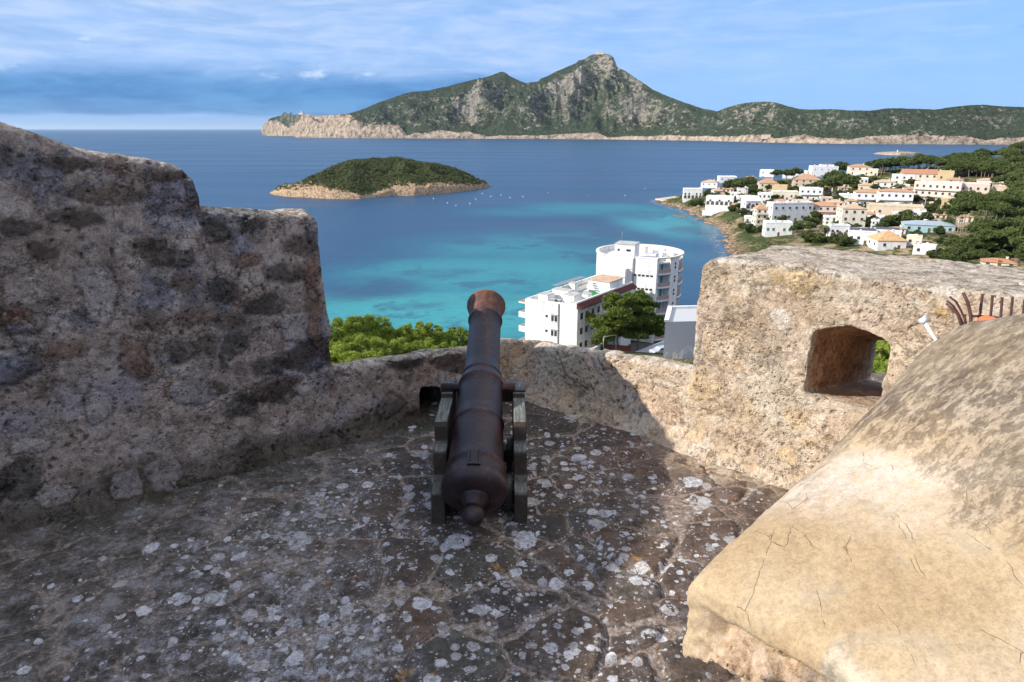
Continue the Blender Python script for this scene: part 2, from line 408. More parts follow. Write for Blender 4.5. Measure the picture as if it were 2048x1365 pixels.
def loft(P0, d, n, stations, Tc, To, drop, zb_in, zb_out, batter=0., base_fillet=.12):
    """wall along d; stations (u, crest height z[, lean]); cross section inner base - inner top - crest - outer"""
    secs = []
    for stn in stations:
        u, zt = stn[0], stn[1]; b = P0 + d * u
        S = [(-.04 - base_fillet, zb_in - .3), (-.04 - base_fillet, FZ - .01), (-.03, FZ + base_fillet * .9), (0, FZ + .45 if zt > FZ + .5 else FZ + .3),
             (batter, zt - .03), (batter + .03, zt), (Tc, zt + .0), (To, zt - drop), (To, zb_out)]
        secs.append([Vector((b.x, b.y, 0)) + n * s_ + UP * z for s_, z in S])
    k = len(secs[0]); vs = [v for s_ in secs for v in s_]; fs = []
    for i in range(len(secs) - 1):
        for j in range(k): fs.append((i * k + j, (i + 1) * k + j, (i + 1) * k + (j + 1) % k, i * k + (j + 1) % k))
    fs.append(tuple(range(k))); fs.append(tuple((len(secs) - 1) * k + j for j in range(k))[::-1])
    return MB().add(vs, fs)
def arch_cutter(b0, b1, zlo0, zlo1, zhi0, zhi1, wn, depth_dir, L, flare):
    pass
def zr(z): return EYE + z
# left high wall
u0 = 1.52
hw = loft(APEX, LD, LN, [(u0, zr(-.53)), (u0 + .04, zr(-.495)), (2.17, zr(-.42)), (2.185, zr(-.42)), (2.20, zr(-.27)), (2.26, zr(-.19)), (2.40, zr(-.145)), (2.7, zr(-.10)), (3.05, zr(.04)), (4.0, zr(.34)), (6., zr(1.15)), (9., zr(2.2)), (10.5, zr(2.4))],
          .22, .64, .28, FZ, FZ - 2.5, .02, .10)
SPL = [(432, 465, 24, 24, 0), (342, 515, 42, 17, .1), (452, 583, 30, 19, .05), (533, 612, 38, 18, .1), (465, 643, 26, 14, .25), (365, 700, 30, 20, .0), (410, 690, 20, 20, .25), (468, 690, 26, 22, .0), (545, 732, 34, 14, .05), (602, 490, 32, 18, .3), (575, 548, 36, 17, .15), (505, 448, 22, 12, .25),
       (220, 388, 70, 14, .35), (395, 635, 46, 15, .45), (92, 508, 24, 18, .35), (40, 632, 24, 13, .6), (48, 670, 18, 30, .8), (196, 590, 32, 50, .95), (590, 655, 26, 26, .85), (370, 565, 34, 14, .4), (290, 495, 34, 12, .3), (345, 352, 50, 9, .25), (150, 440, 50, 14, .15), (40, 455, 30, 16, .15), (480, 810, 36, 20, .0), (45, 955, 46, 38, .05), (110, 985, 38, 18, .9), (60, 892, 36, 14, 1.), (250, 960, 30, 22, .8), (330, 940, 34, 24, .75), (270, 720, 20, 40, .55), (200, 810, 30, 30, .9), (500, 520, 30, 12, .5), (625, 560, 10, 40, .6), (628, 640, 12, 50, .55), (390, 780, 40, 24, .8), (130, 700, 40, 16, .5), (300, 640, 30, 14, .3), (150, 330, 44, 10, .2), (430, 770, 24, 14, .2), (560, 790, 30, 16, .1)]
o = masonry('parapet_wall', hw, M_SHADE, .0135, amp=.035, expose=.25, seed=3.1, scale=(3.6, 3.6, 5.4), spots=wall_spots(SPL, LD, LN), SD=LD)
tag(o, 'tall stepped rubble wall in shade rising along the left of the cannon', 'wall')
# low walls, meeting at the corner in front of the cannon
cuts = []
c = MB(); cpt = APEX + LD * .76
c.prism([tuple((cpt + LD * a + LN * b).xy) for a, b in ((-.12, -.5), (.17, -.5), (.12, .45), (-.08, .45))], FZ + .03, FZ + .2, ztop=[FZ + .20, FZ + .27, FZ + .26, FZ + .17])
_me = c.mesh('cut'); _bm = bmesh.new(); _bm.from_mesh(_me); bmesh.ops.recalc_face_normals(_bm, faces=_bm.faces[:]); _bm.to_mesh(_me); _bm.free(); co = link('cut', _me)
lw = loft(APEX, LD, LN, [(.40, zr(-1.55)), (.43, zr(-1.535)), (.9, zr(-1.50)), (1.2, zr(-1.49)), (1.40, zr(-1.48)), (1.56, zr(-1.47))], .10, 1.0, .55, FZ, FZ - 2.5, .0, .08)
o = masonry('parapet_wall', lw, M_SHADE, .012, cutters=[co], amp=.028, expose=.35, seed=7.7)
tag(o, 'low shaded parapet left of the cannon muzzle with small dark drain hole at its foot', 'wall')
rw = loft(APEX, RD, RN, [(.06, zr(-1.56)), (.35, zr(-1.54)), (.8, zr(-1.50)), (1.2, zr(-1.47)), (1.46, zr(-1.46))], .11, 1.0, .55, FZ, FZ - 2.5, .0, .14)
# solid wedge closing the corner between the two low walls
def wedge():
    a = APEX; P = [a + LN * .0 + LD * .05, a + LN * 1.0 + LD * .02, a + LN * .62 + RN * .62, a + RN * 1.0 + RD * .02, a + RD * .05]
    m_ = MB(); zt = [zr(-1.56), zr(-2.12), zr(-2.05), zr(-2.12), zr(-1.56)]
    m_.prism([(p.x, p.y) for p in P], FZ - 2.5, 0, ztop=zt); return m_
o = masonry('parapet_wall', rw, M_LIT, .012, amp=.025, expose=.30, seed=1.3, relief=.014)
tag(o, 'low sandstone parapet right of the cannon with diagonal shadow edge across it', 'wall')
# pale rendered pier in the very corner
pier = MB(); pc = APEX
pier.prism([(-.10, 4.885), (.055, 4.925), (.20, 4.955), (.45, 5.2), (.30, 5.45), (-.02, 5.35), (-.13, 5.0)], FZ - 2.5, zr(-1.53), ztop=[zr(-1.52), zr(-1.52), zr(-1.53), zr(-1.68), zr(-1.78), zr(-1.70), zr(-1.53)])
o = masonry('corner_pier', pier, M_LIT, .011, amp=.015, expose=.1, seed=5.3, pits=.6, relief=.008)
tag(o, 'pale rendered corner block where the two low parapets meet', 'wall')
# right merlon with its embrasure
def embrasure():
    c = MB()
    def pt(px, py, off):   # a photo direction met with the plane `off` metres into the wall
        v = ray(px, py); K = RN.dot(APEX) + off; t = K / (RN.x * v.x + RN.y * v.y); v = v * t; v.z += EYE; return v
    i0 = pt(1612, 785, 0); i1 = pt(1757, 768, 0)
    U = RD; ub0 = (i0 - APEX).dot(U); ub1 = (i1 - APEX).dot(U)
    zlo0, zlo1 = i0.z, i1.z
    def prof(off, ua, ub, zl, zh):
        r = []; c0 = APEX + RN * off
        P = lambda u, z: Vector((c0.x, c0.y, 0)) + U * u + UP * z
        r.append(P(ua, zl)); r.append(P(ub, zl))
        for k in range(9):
            f = k / 8; r.append(P(ub + (ua - ub) * f, zh - .05 + .05 * math.sin(math.pi * f)))
        return r
    A = prof(-.3, ub0 - .03, ub1 + .03, zlo0 + .05, zr(-.97)); B = prof(.22, ub0 + .01, ub1 + .0, zlo0 - .045, zr(-1.08)); C = prof(1.8, ub0 + .16, ub1 + .40, zlo0 - .36, zr(-1.50))
    n = len(A); vs = A + B + C; fs = [tuple(range(n)), tuple(2 * n + i for i in range(n))[::-1]]
    for s_ in (0, 1):
        for i in range(n): fs.append((s_ * n + i, (s_ + 1) * n + i, (s_ + 1) * n + (i + 1) % n, s_ * n + (i + 1) % n))
    me = c.add(vs, fs).mesh('cut'); bm = bmesh.new(); bm.from_mesh(me); bmesh.ops.recalc_face_normals(bm, faces=bm.faces[:]); bm.to_mesh(me); bm.free()
    ob = link('cut', me); return ob, ub0, ub1, zlo0
eo, eu0, eu1, ezl = embrasure()
mw = loft(APEX, RD, RN, [(1.38, zr(-.80)), (1.42, zr(-.765)), (1.5, zr(-.75)), (2.2, zr(-.745)), (3.0, zr(-.74)), (4.2, zr(-.72))], .35, 1.10, .04, FZ, FZ - 2.5, .015, .14)
SPR = [(1428, 520, 40, 24, .1), (1500, 520, 38, 22, .0), (1418, 628, 28, 44, .6), (1478, 640, 44, 26, .1), (1600, 558, 26, 40, .4), (1635, 545, 14, 26, .5), (1640, 620, 44, 24, .15), (1590, 712, 20, 62, .72), (1724, 632, 70, 20, .6), (1800, 640, 30, 22, .65), (1792, 720, 20, 52, .55), (1592, 832, 24, 20, .35), (1480, 890, 44, 18, .2), (1580, 905, 22, 14, .4), (1400, 770, 40, 26, .4), (1392, 845, 24, 24, .35), (1560, 640, 20, 20, 1.), (1880, 560, 34, 34, 1.), (1510, 560, 34, 20, .85),
       (1490, 580, 30, 20, .8), (1720, 560, 44, 20, .15), (1700, 520, 40, 18, .85), (1810, 540, 34, 20, .1), (1450, 700, 30, 20, .8), (1520, 740, 30, 26, .85), (1500, 830, 24, 14, .3), (1960, 545, 50, 14, .3), (1560, 780, 26, 16, .7), (1440, 810, 30, 18, .2), (1640, 850, 24, 18, .7), (1550, 860, 20, 14, .15), (1420, 580, 30, 16, .2)]
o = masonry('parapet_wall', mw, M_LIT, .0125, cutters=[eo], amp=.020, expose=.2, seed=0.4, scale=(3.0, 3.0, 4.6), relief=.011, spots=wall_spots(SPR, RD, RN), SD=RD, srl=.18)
tag(o, 'high sunlit sandstone merlon pierced by an arched embrasure opening', 'wall')

# ---------------------------------------------------------------- fort floor
def floor_mat(q):
    p = q.pos(); x, y, z = q.sep(p)
    edge = q.attr('edge'); rn = q.attr('rn'); wild = q.attr('wild'); sand = q.attr('sand')
    wp = warp(q, p, 6, .06); wl = warp(q, p, 24, .020)
    fine = q.noise(wl, 36, 8, .80); med = q.noise(p, 8, 9, .76, .3); big = q.noise(p, 1.3, 4, .6); grit = q.noise(p, 150, 4, .82)
    stone = q.ramp(rn, [(0, (.060, .050, .043)), (.2, (.115, .085, .065)), (.4, (.080, .082, .070)), (.6, (.15, .10, .07)), (.8, (.090, .070, .062)), (1, (.042, .044, .042))])
    stone = q.mix(.8, stone, q.ramp(med, [(.36, (.6, .6, .6)), (.5, (1, 1, 1)), (.64, (1.45, 1.4, 1.3))]), 'MULTIPLY')
    mortc = q.ramp(fine, [(.36, (.15, .115, .09)), (.5, (.33, .26, .21)), (.62, (.52, .43, .37))])
    c = q.mix(q.ss(edge, .0, .75), mortc, stone)
    c = q.mix(q.m('MULTIPLY', q.ss(edge, .15, .45, .7, 0.), q.ss(edge, .0, .15)), c, (.035, .028, .024))
    wildc = q.ramp(q.noise(wp, 6.5, 12, .84), [(.36, (.040, .036, .030)), (.45, (.105, .093, .078)), (.52, (.19, .17, .155)), (.57, (.30, .29, .30)), (.64, (.52, .53, .58))])
    c = q.mix(q.m('MULTIPLY', q.m('MULTIPLY', wild, q.ss(edge, .0, .6, .55, 1.)), .85), c, wildc)
    c = q.mix(q.m('MULTIPLY', q.ss(x, -.1, 1.2), .35), c, q.ramp(med, [(.4, (.11, .065, .045)), (.6, (.34, .22, .165))]))
    sandc = q.ramp(q.noise(wp, 9, 11, .80), [(.40, (.12, .085, .06)), (.46, (.30, .22, .155)), (.52, (.52, .41, .30)), (.60, (.64, .53, .42))])
    c = q.mix(q.m('MULTIPLY', sand, .93), c, sandc)
    mott = q.noise(q.map(wl, loc=(9, 4, 0)), 5.0, 10, .80)      # pale weathering everywhere
    wl_ = q.m('ADD', q.m('MULTIPLY', wild, .6), .14); c = q.mix(q.m('MULTIPLY', q.ss(mott, .54, .60), wl_), c, (.34, .31, .29)); c = q.mix(q.m('MULTIPLY', q.ss(mott, .46, .40), wl_), c, (.045, .040, .034))
    moss = q.attr('moss'); c = q.mix(q.m('MULTIPLY', moss, q.ss(med, .42, .52, .15, .85)), c, (.05, .052, .026))
    dm = q.m('MULTIPLY', q.ss(q.noise(p, 2.6, 5, .68), .38, .55, .30, 1.25), q.ss(sand, .0, .8, 1., .10)); dm = q.m('MULTIPLY', dm, q.attr('lich'))
    def discs(c, sc, keep, rmax, colr, seed):
        pv = q.map(wl, loc=(seed, seed * 1.3, 0)); pv = q.vm('MULTIPLY', pv, (1, 1, 0))
        d, cc = q.vor(pv, sc, 'F1', 1., True); r_, g_, b_ = q.sep(cc)
        rad = q.m('MULTIPLY', q.m('ADD', q.m('MULTIPLY', g_, .75), .30), rmax); ok = q.m('LESS_THAN', r_, q.m('MULTIPLY', dm, keep))
        rel = q.m('ADD', q.m('DIVIDE', d, rad), q.m('MULTIPLY', q.m('SUBTRACT', q.noise(p, 55, 5, .75), .5), .8))
        mask = q.m('MULTIPLY', q.ss(rel, .86, .98, 1., 0.), ok); ringd = q.ss(q.m('ABSOLUTE', q.m('SUBTRACT', rel, .66)), .0, .16, .55, 0.)
        lc = q.mix(q.m('MULTIPLY', ringd, q.m('GREATER_THAN', b_, .3)), colr, (.30, .28, .27))
        lc = q.mix(.8, lc, q.ramp(fine, [(.34, (.45, .45, .45)), (.5, (1, 1, 1)), (.65, (1.15, 1.15, 1.15))]), 'MULTIPLY'); lc = q.mix(q.m('MULTIPLY', b_, .55), lc, (.33, .31, .29))
        return q.mix(q.m('MULTIPLY', mask, .93), c, lc), mask
    c, m1 = discs(c, 5., .80, .36, (.66, .66, .70), 0.)
    c, m2 = discs(c, 10, .80, .40, (.70, .68, .70), 3.1)
    c, m5 = discs(c, 17, .62, .42, (.62, .62, .66), 1.7)
    c, m3 = discs(c, 29, .55, .38, (.66, .65, .68), 5.7)
    c, m4 = discs(c, 62, .48, .36, (.60, .58, .60), 8.2)
    crusty = q.m('MULTIPLY', q.m('MULTIPLY', q.ss(q.noise(wl, 11, 13, .88), .525, .555), q.m('ADD', q.m('MULTIPLY', wild, .8), .10)), dm)
    c = q.mix(q.m('MULTIPLY', crusty, .85), c, (.50, .51, .56))
    org = q.m('MULTIPLY', q.ss(q.noise(q.map(wl, loc=(2, 8, 0)), 3.3, 7, .74), .640, .665), q.attr('lich')); c = q.mix(q.m('MULTIPLY', org, .85), c, q.mix(fine, (.22, .09, .02), (.62, .36, .12)))
    c = q.mix(.75, c, q.ramp(fine, [(.36, (.55, .55, .55)), (.5, (1, 1, 1)), (.64, (1.35, 1.35, 1.35))]), 'MULTIPLY')
    c = q.mix(.5, c, q.ramp(grit, [(.36, (.5, .5, .5)), (.5, (1, 1, 1)), (.64, (1.5, 1.5, 1.5))]), 'MULTIPLY')
    h = q.m('ADD', q.m('MULTIPLY', fine, 1.1), q.m('MULTIPLY', med, 1.2)); h = q.m('ADD', h, q.m('MULTIPLY', q.m('ADD', m1, m2), .10)); h = q.m('ADD', h, q.m('MULTIPLY', grit, .35))
    return c, .9, q.bump(h, .8, .018), {'Specular IOR Level': .2}
def build_floor():
    x0, x1, y0, y1, s_ = -3.7, 2.6, 1.0, 5.5, .0125
    xs = np.arange(x0, x1, s_); ys = np.arange(y0, y1, s_)
    X, Y = np.meshgrid(xs, ys, indexing='ij'); n = X.size
    Z = np.zeros(n); E = np.zeros(n); RNn = np.zeros(n)
    xf, yf = X.ravel(), Y.ravel()
    wild = .12 + .78 * sst(-(xf + .35) + .45 * (fbm(xf * 1.1, yf * 1.1, 3, 5) - .5) * 2 - .12 * (yf - 2.2), 0, .35)
    k = 0
    for i in range(n):
        p = Vector((xf[i], yf[i], 0)); wv = noise.noise_vector(p * 2.0) * .16 + noise.noise_vector(p * 7) * .03 + noise.noise_vector(p * 25) * .008
        dd, pp = noise.voronoi((p + wv) * 3.1)
        e = dd[1] - dd[0]; t = min(max((e - .055) / .085, 0), 1); E[i] = t; RNn[i] = hsh(pp[0])
        Z[i] = t * (2 - t) * .017 + (hsh(pp[0], 2) - .5) * .016 * t + .015 * noise.noise(p * .9) + .0035 * noise.fractal(p * 6, .8, 2, 4)
    rough = .006 * (fbm(xf * 5, yf * 5, 5, 9) - .5) * 2
    Z = Z * (1 - wild * .55) + rough * (.4 + wild)
    dR = 3.875 - (RN.x * xf + RN.y * yf); dL = 4.074 - (LN.x * xf + LN.y * yf)
    sand = sst(-dR + .55 * (fbm(xf * 2, yf * 2, 4, 2) - .5) + .5, 0, .28) * sst(xf, .75, 1.25)
    moss = sst(-dL + .30 + .35 * (fbm(xf * 3, yf * 3, 3, 7) - .5), 0, .3)
    Z += .05 * np.clip(.25 - dR, 0, .4) + .05 * np.clip(.25 - dL, 0, .4)
    lich = .18 + .82 * sst(dL, .25, .9) * sst(-xf - .38 * (yf - 4.0) + 1.0 + .6 * (fbm(xf * .8, yf * .8, 2, 4) - .5), -.55, .5)
    lich *= .22 + .78 * sst(xf + .42 * (yf) + 1.25, .35, 1.35) # darker mossy area far left
    V = np.stack([xf, yf, FZ + Z], -1); F = grid_faces(len(xs), len(ys))
    nV = len(V)
    ext = np.array([[-12, -6, FZ], [9, -6, FZ], [9, y0 + .02, FZ], [-12, y0 + .02, FZ], [-12, 5.6, FZ], [x0 + .02, 5.6, FZ], [x0 + .02, y0, FZ], [x1 - .02, y0, FZ], [9, 5.6, FZ], [x1 - .02, 5.6, FZ]]) - np.array([0, 0, .03])
    V = np.concatenate([V, ext]); q4 = np.array([[0, 1, 2, 3], [3, 6, 5, 4], [7, 2, 8, 9]]) + nV
    F = np.concatenate([F, q4]); pad = lambda a, v: np.concatenate([a, np.full(10, v)])
    me = np_mesh('floor', V, F, True, dict(edge=pad(E, 1), rn=pad(RNn, .4), wild=pad(wild, .5), sand=pad(sand, 0), moss=pad(moss, 0), lich=pad(lich, .5)))
    o = link('floor', me, None, material('floor_stone', floor_mat)); tag(o, kind='structure')
build_floor()

# ---------------------------------------------------------------- plastered coping block, lower right
def plaster(q):
    p = q.pos(); x, y, z = q.sep(p)
    wp = warp(q, p, 2.2, .25); med = q.noise(p, 5, 6, .65); fine = q.noise(p, 30, 6, .7); grit = q.noise(p, 140, 3, .7)
    c = q.ramp(q.noise(wp, 1.7, 5, .55), [(.38, (.41, .295, .175)), (.48, (.47, .36, .23)), (.55, (.51, .40, .275)), (.64, (.48, .345, .195))])
    c = q.mix(q.m('MULTIPLY', q.ss(q.noise(q.map(wp, loc=(3, 1, 6)), 1.4, 4, .5), .55, .68), .7), c, (.54, .46, .39))
    # lichen field on the upper right part
    g = q.attr('old'); st = q.map(warp(q, p, 5, .05), (1, 1, 1), rot=(0, 0, R(-20)))
    ln = q.noise(q.map(st, (1.0, 2.8, 1.5)), 13, 12, .84); lm = q.m('MULTIPLY', q.ss(ln, .40, .50), g); sand_ = q.noise(warp(q, p, 30, .01), 55, 6, .85)
    c = q.mix(.9, c, q.ramp(sand_, [(.38, (.80, .77, .73)), (.5, (1, 1, 1)), (.6, (1.12, 1.12, 1.1))]), 'MULTIPLY'); c = q.mix(q.ss(q.noise(q.map(wp, loc=(5, 5, 5)), 6.5, 8, .74), .54, .62, 0., .45), c, (.40, .33, .235))
    tan = q.ramp(q.noise(q.map(st, (1, 2.2, 1)), 4.5, 9, .76), [(.38, (.26, .19, .13)), (.47, (.42, .325, .225)), (.55, (.54, .43, .31)), (.66, (.60, .51, .39))])
    c = q.mix(q.m('MULTIPLY', g, .85), c, tan)
    lc = q.ramp(ln, [(.36, (.06, .048, .045)), (.44, (.13, .10, .085)), (.50, (.26, .20, .15)), (.56, (.50, .41, .31)), (.66, (.66, .60, .52))])
    c = q.mix(q.m('MULTIPLY', q.m('MULTIPLY', g, q.ss(q.noise(p, 2.2, 5, .6), .38, .58, .15, .62)), 1.), c, lc)
    c = q.mix(q.m('MULTIPLY', q.attr('pale'), q.ss(ln, .42, .54, .25, .9)), c, (.58, .51, .45))
    c = q.mix(q.m('MULTIPLY', q.attr('worn'), .8), c, q.ramp(q.noise(p, 12, 9, .78), [(.4, (.24, .21, .17)), (.5, (.46, .40, .31)), (.6, (.60, .52, .40))]))
    # cracks
    cq = q.map(warp(q, warp(q, p, 3.5, .14), 22, .02), (2.1, .8, .8), rot=(0, 0, R(-14)))
    cr = q.vor(cq, 3.3, 'DISTANCE_TO_EDGE')
    cm = q.m('MULTIPLY', q.ss(cr, .000, .0065, 1., 0.), q.ss(q.noise(q.map(p, loc=(2, 5, 1)), 5.5, 4, .6), .50, .56))
    c = q.mix(q.m('MULTIPLY', cm, .42), c, (.22, .15, .09))
    stn = q.ss(q.noise(q.map(warp(q, p, 6, .08), (1, 1, .5)), 4.5, 9, .78), .56, .64, 0., .4); c = q.mix(stn, c, (.33, .25, .17)); c = q.mix(q.ss(q.noise(warp(q, p, 14, .03), 13, 9, .8), .60, .66, 0., .5), c, (.30, .24, .17))
    # the broken edge
    bk = q.attr('broken')
    c = q.mix(bk, c, q.ramp(q.noise(p, 16, 9, .80), [(.38, (.20, .12, .075)), (.46, (.46, .32, .21)), (.54, (.60, .45, .32)), (.62, (.70, .57, .45))]))
    c = q.mix(.55, c, q.ramp(fine, [(.3, (.7, .7, .7)), (.5, (1, 1, 1)), (.7, (1.1, 1.1, 1.1))]), 'MULTIPLY')
    c = q.mix(.45, c, q.ramp(grit, [(.3, (.7, .7, .7)), (.5, (1, 1, 1)), (.7, (1.2, 1.2, 1.2))]), 'MULTIPLY')
    rough_h = q.m('ADD', q.m('MULTIPLY', q.m('ADD', q.m('MULTIPLY', lm, 1.6), .45), fine), q.m('MULTIPLY', sand_, .35))
    h = q.m('SUBTRACT', q.m('ADD', rough_h, q.m('MULTIPLY', q.m('MULTIPLY', lm, ln), 2.2)), q.m('MULTIPLY', cm, .6))
    h = q.m('ADD', h, q.m('MULTIPLY', q.m('MULTIPLY', bk, q.noise(p, 14, 8, .75)), 4.))
    return c, .9, q.bump(h, .7, .012), {'Specular IOR Level': .2}
def build_block():
    A = Vector((.505, 1.70, 0)); e1 = Vector((.80, .60, 0)); e2 = Vector((.600, -.80, 0))
    def top(a, b):
        am = 1.42; f = .335 * a - .07 * math.sin(math.pi * min(max(a / am, 0), 1)) * math.exp(-b * 3) if a < am else .335 * am - .9 * (a - am) ** 2
        if a > 1.15: f -= .10 * ((a - 1.15) / .5) ** 2
        g = .265 * (1 - math.exp(-max(b, 0) / .38)) * sst(np.float64(a), .2, 1.35)
        e = .05 * math.exp(-b / .05) + .045 * math.exp(-max(a, 0) / .045)      # rounded arrises
        e += .10 * math.exp(-((a - 1.6) / .16) ** 2) * math.exp(-b / .12)
        return EYE - 1.20 + f + float(g) - e
    na, nb, L1, L2 = 56, 50, 2.2, 2.0
    mb = MB(); T = []; B = []
    for i in range(na + 1):
        for j in range(nb + 1):
            a = L1 * (i / na) ** 1.3; b = L2 * (j / nb) ** 1.5
            p = A + e1 * a + e2 * b; z = top(a, b)
            T.append((p.x, p.y, z)); B.append((p.x + (e1.x * .02 if i == 0 else 0), p.y, z - .27 if i < 3 else z - .26))
    k = nb + 1; n = len(T); fs = []
    for i in range(na):
        for j in range(nb):
            q_ = (i * k + j, (i + 1) * k + j, (i + 1) * k + j + 1, i * k + j + 1); fs.append(q_); fs.append(tuple(n + v for v in q_)[::-1])
    for i in range(na):
        fs.append((i * k, i * k + n, (i + 1) * k + n, (i + 1) * k)); a_ = i * k + nb; fs.append((a_, a_ + k, a_ + k + n, a_ + n))
    for j in range(nb):
        fs.append((j, j + 1, j + 1 + n, j + n)); a_ = na * k + j; fs.append((a_, a_ + n, a_ + n + 1, a_ + 1))
    mb.add(T + B, fs)
    me = mb.mesh('coping_base'); bm = bmesh.new(); bm.from_mesh(me); bmesh.ops.recalc_face_normals(bm, faces=bm.faces[:]); bm.to_mesh(me); bm.free()
    o = link('tmp', me); r = o.modifiers.new('r', 'REMESH'); r.mode = 'VOXEL'; r.voxel_size = .012
    s_ = o.modifiers.new('s', 'SMOOTH'); s_.iterations = 6
    dg = bpy.context.evaluated_depsgraph_get(); dg.update(); nm = bpy.data.meshes.new_from_object(o.evaluated_get(dg)); bpy.data.objects.remove(o)
    N = len(nm.vertices); old = np.zeros(N); brk = np.zeros(N); pale = np.zeros(N); worn = np.zeros(N); co = np.empty((N, 3))
    for i, v in enumerate(nm.vertices):
        p = v.co; q_ = p - A; a = q_.dot(e1); b = q_.dot(e2); h = top(a, b) - p.z
        f = .5 + .5 * noise.noise(p * 1.9)
        fr = noise.fractal(p * 2.2, .8, 2, 4); e_ = a + .16 * b - .60 + .22 * fr; t = e_ / .42 + .25 * noise.fractal(p * 7, .7, 2, 4); old[i] = min(max(t, 0), 1)
        pale[i] = math.exp(-((a - .50 - .1 * b + .12 * fr) / .12) ** 2) * math.exp(-((b - .16) / .26) ** 2) * (1 if noise.noise(p * 4) > -.35 else .3)
        worn[i] = min(max((.10 - a + .10 * noise.fractal(p * 5, .8, 2, 4)) / .05, 0), 1) * (1 if b > .42 else 0)
        n2 = noise.fractal(p * 9, .7, 2, 5); n3 = noise.noise(p * 3)
        # spalled lower edge of the front face
        w_ = min(max((h - .060 + .045 * noise.noise(Vector((b * 4, 2, 0)))) / .015, 0), 1) * (1 if a < .12 else .3)
        w_ *= min(max((b - .05) / .1, 0), 1) * .85 + .15
        brk[i] = w_
        d = .010 * n3 + .004 * n2 + w_ * (.055 * n2 - .040 + .09 * (abs(noise.noise(p * 8)) - .3) + .03 * noise.noise(p * 20))
        co[i] = p + v.normal * d
    nm.vertices.foreach_set('co', co.astype(np.float32).ravel()); nm.polygons.foreach_set('use_smooth', [True] * len(nm.polygons))
    for k_, a_ in (('old', old), ('broken', brk), ('pale', pale), ('worn', worn)):
        at = nm.attributes.new(k_, 'FLOAT', 'POINT'); at.data.foreach_set('value', a_.astype(np.float32))
    nm.update(); nm.materials.clear()
    root = empty('coping_block', (A.x, A.y, FZ)); tag(root, 'smooth cream plastered coping block sloping up in the near right corner', 'stone block')
    cp = link('coping', nm, root, material('cream_plaster', plaster)); cp.location = (-A.x, -A.y, -FZ)
    sb = MB(); Q = lambda a, b: tuple((A + e1 * a + e2 * b).xy)
    sb.prism([Q(.16, .22), Q(2.1, .1), Q(2.1, 1.95), Q(.10, 1.95)], FZ - .2, 0, ztop=[EYE - 1.42, EYE - 1.0, EYE - .9, EYE - 1.36])
    so_ = masonry('base_wall', sb, M_LIT, .014, amp=.01, expose=.2, seed=2.2, relief=.008); so_.parent = root; so_.location = (-A.x, -A.y, -FZ)
build_block()

# ---------------------------------------------------------------- cannon
def iron(q):
    p = q.pos(); fine = q.noise(p, 45, 6, .7); med = q.noise(p, 7, 6, .7); g = q.noise(p, 160, 3, .7)
    c = q.ramp(med, [(.3, (.011, .007, .010)), (.5, (.022, .012, .015)), (.60, (.044, .019, .019)), (.72, (.11, .038, .026))])
    c = q.mix(.8, c, q.ramp(fine, [(.36, (.5, .5, .5)), (.5, (1, 1, 1)), (.64, (1.8, 1.5, 1.35))]), 'MULTIPLY')
    spots = q.ss(q.noise(p, 28, 4, .6), .66, .72)
    c = q.mix(q.m('MULTIPLY', spots, .4), c, (.13, .09, .08))
    return c, q.ramp(med, [(.3, (.27, .27, .27)), (.7, (.48, .48, .48))]), q.bump(q.m('ADD', fine, q.m('MULTIPLY', g, .5)), .5, .007), {'Metallic': .25, 'Specular IOR Level': .6}
def rust(q):
    p = q.pos(); n = q.noise(p, 30, 6, .7)
    c = q.ramp(n, [(.3, (.09, .035, .02)), (.5, (.20, .075, .035)), (.7, (.34, .14, .07))])
    return c, .75, q.bump(n, .4, .004), {'Specular IOR Level': .3}
def old_wood(q):
    p = q.pos(); g = q.noise(q.map(p, (30, 2.2, 30)), 3, 6, .6, .5); b = q.noise(p, 6, 4, .6)
    c = q.ramp(g, [(.3, (.06, .060, .055)), (.5, (.14, .142, .135)), (.7, (.27, .28, .27))])
    c = q.mix(q.ss(b, .45, .65, 0., .5), c, (.085, .095, .06))
    nn = q.node('ShaderNodeNewGeometry'); _, ny, nz = q.sep(nn.outputs['Normal'])
    c = q.mix(q.ss(nz, .55, .85, .85, 0.), c, (.036, .022, .012))     # stained end grain
    return c, .85, q.bump(g, .5, .006), {'Specular IOR Level': .25}
def rust2(q):
    p = q.pos(); n = q.noise(p, 22, 6, .7)
    return q.ramp(n, [(.3, (.035, .018, .016)), (.5, (.095, .038, .024)), (.7, (.20, .075, .04))]), .6, q.bump(n, .4, .004), {'Specular IOR Level': .4}
M_RUST2 = material('muzzle_rust', rust2)
M_IRON, M_RUST, M_WOOD = material('dark_iron', iron), material('rust', rust), material('weathered_wood', old_wood)
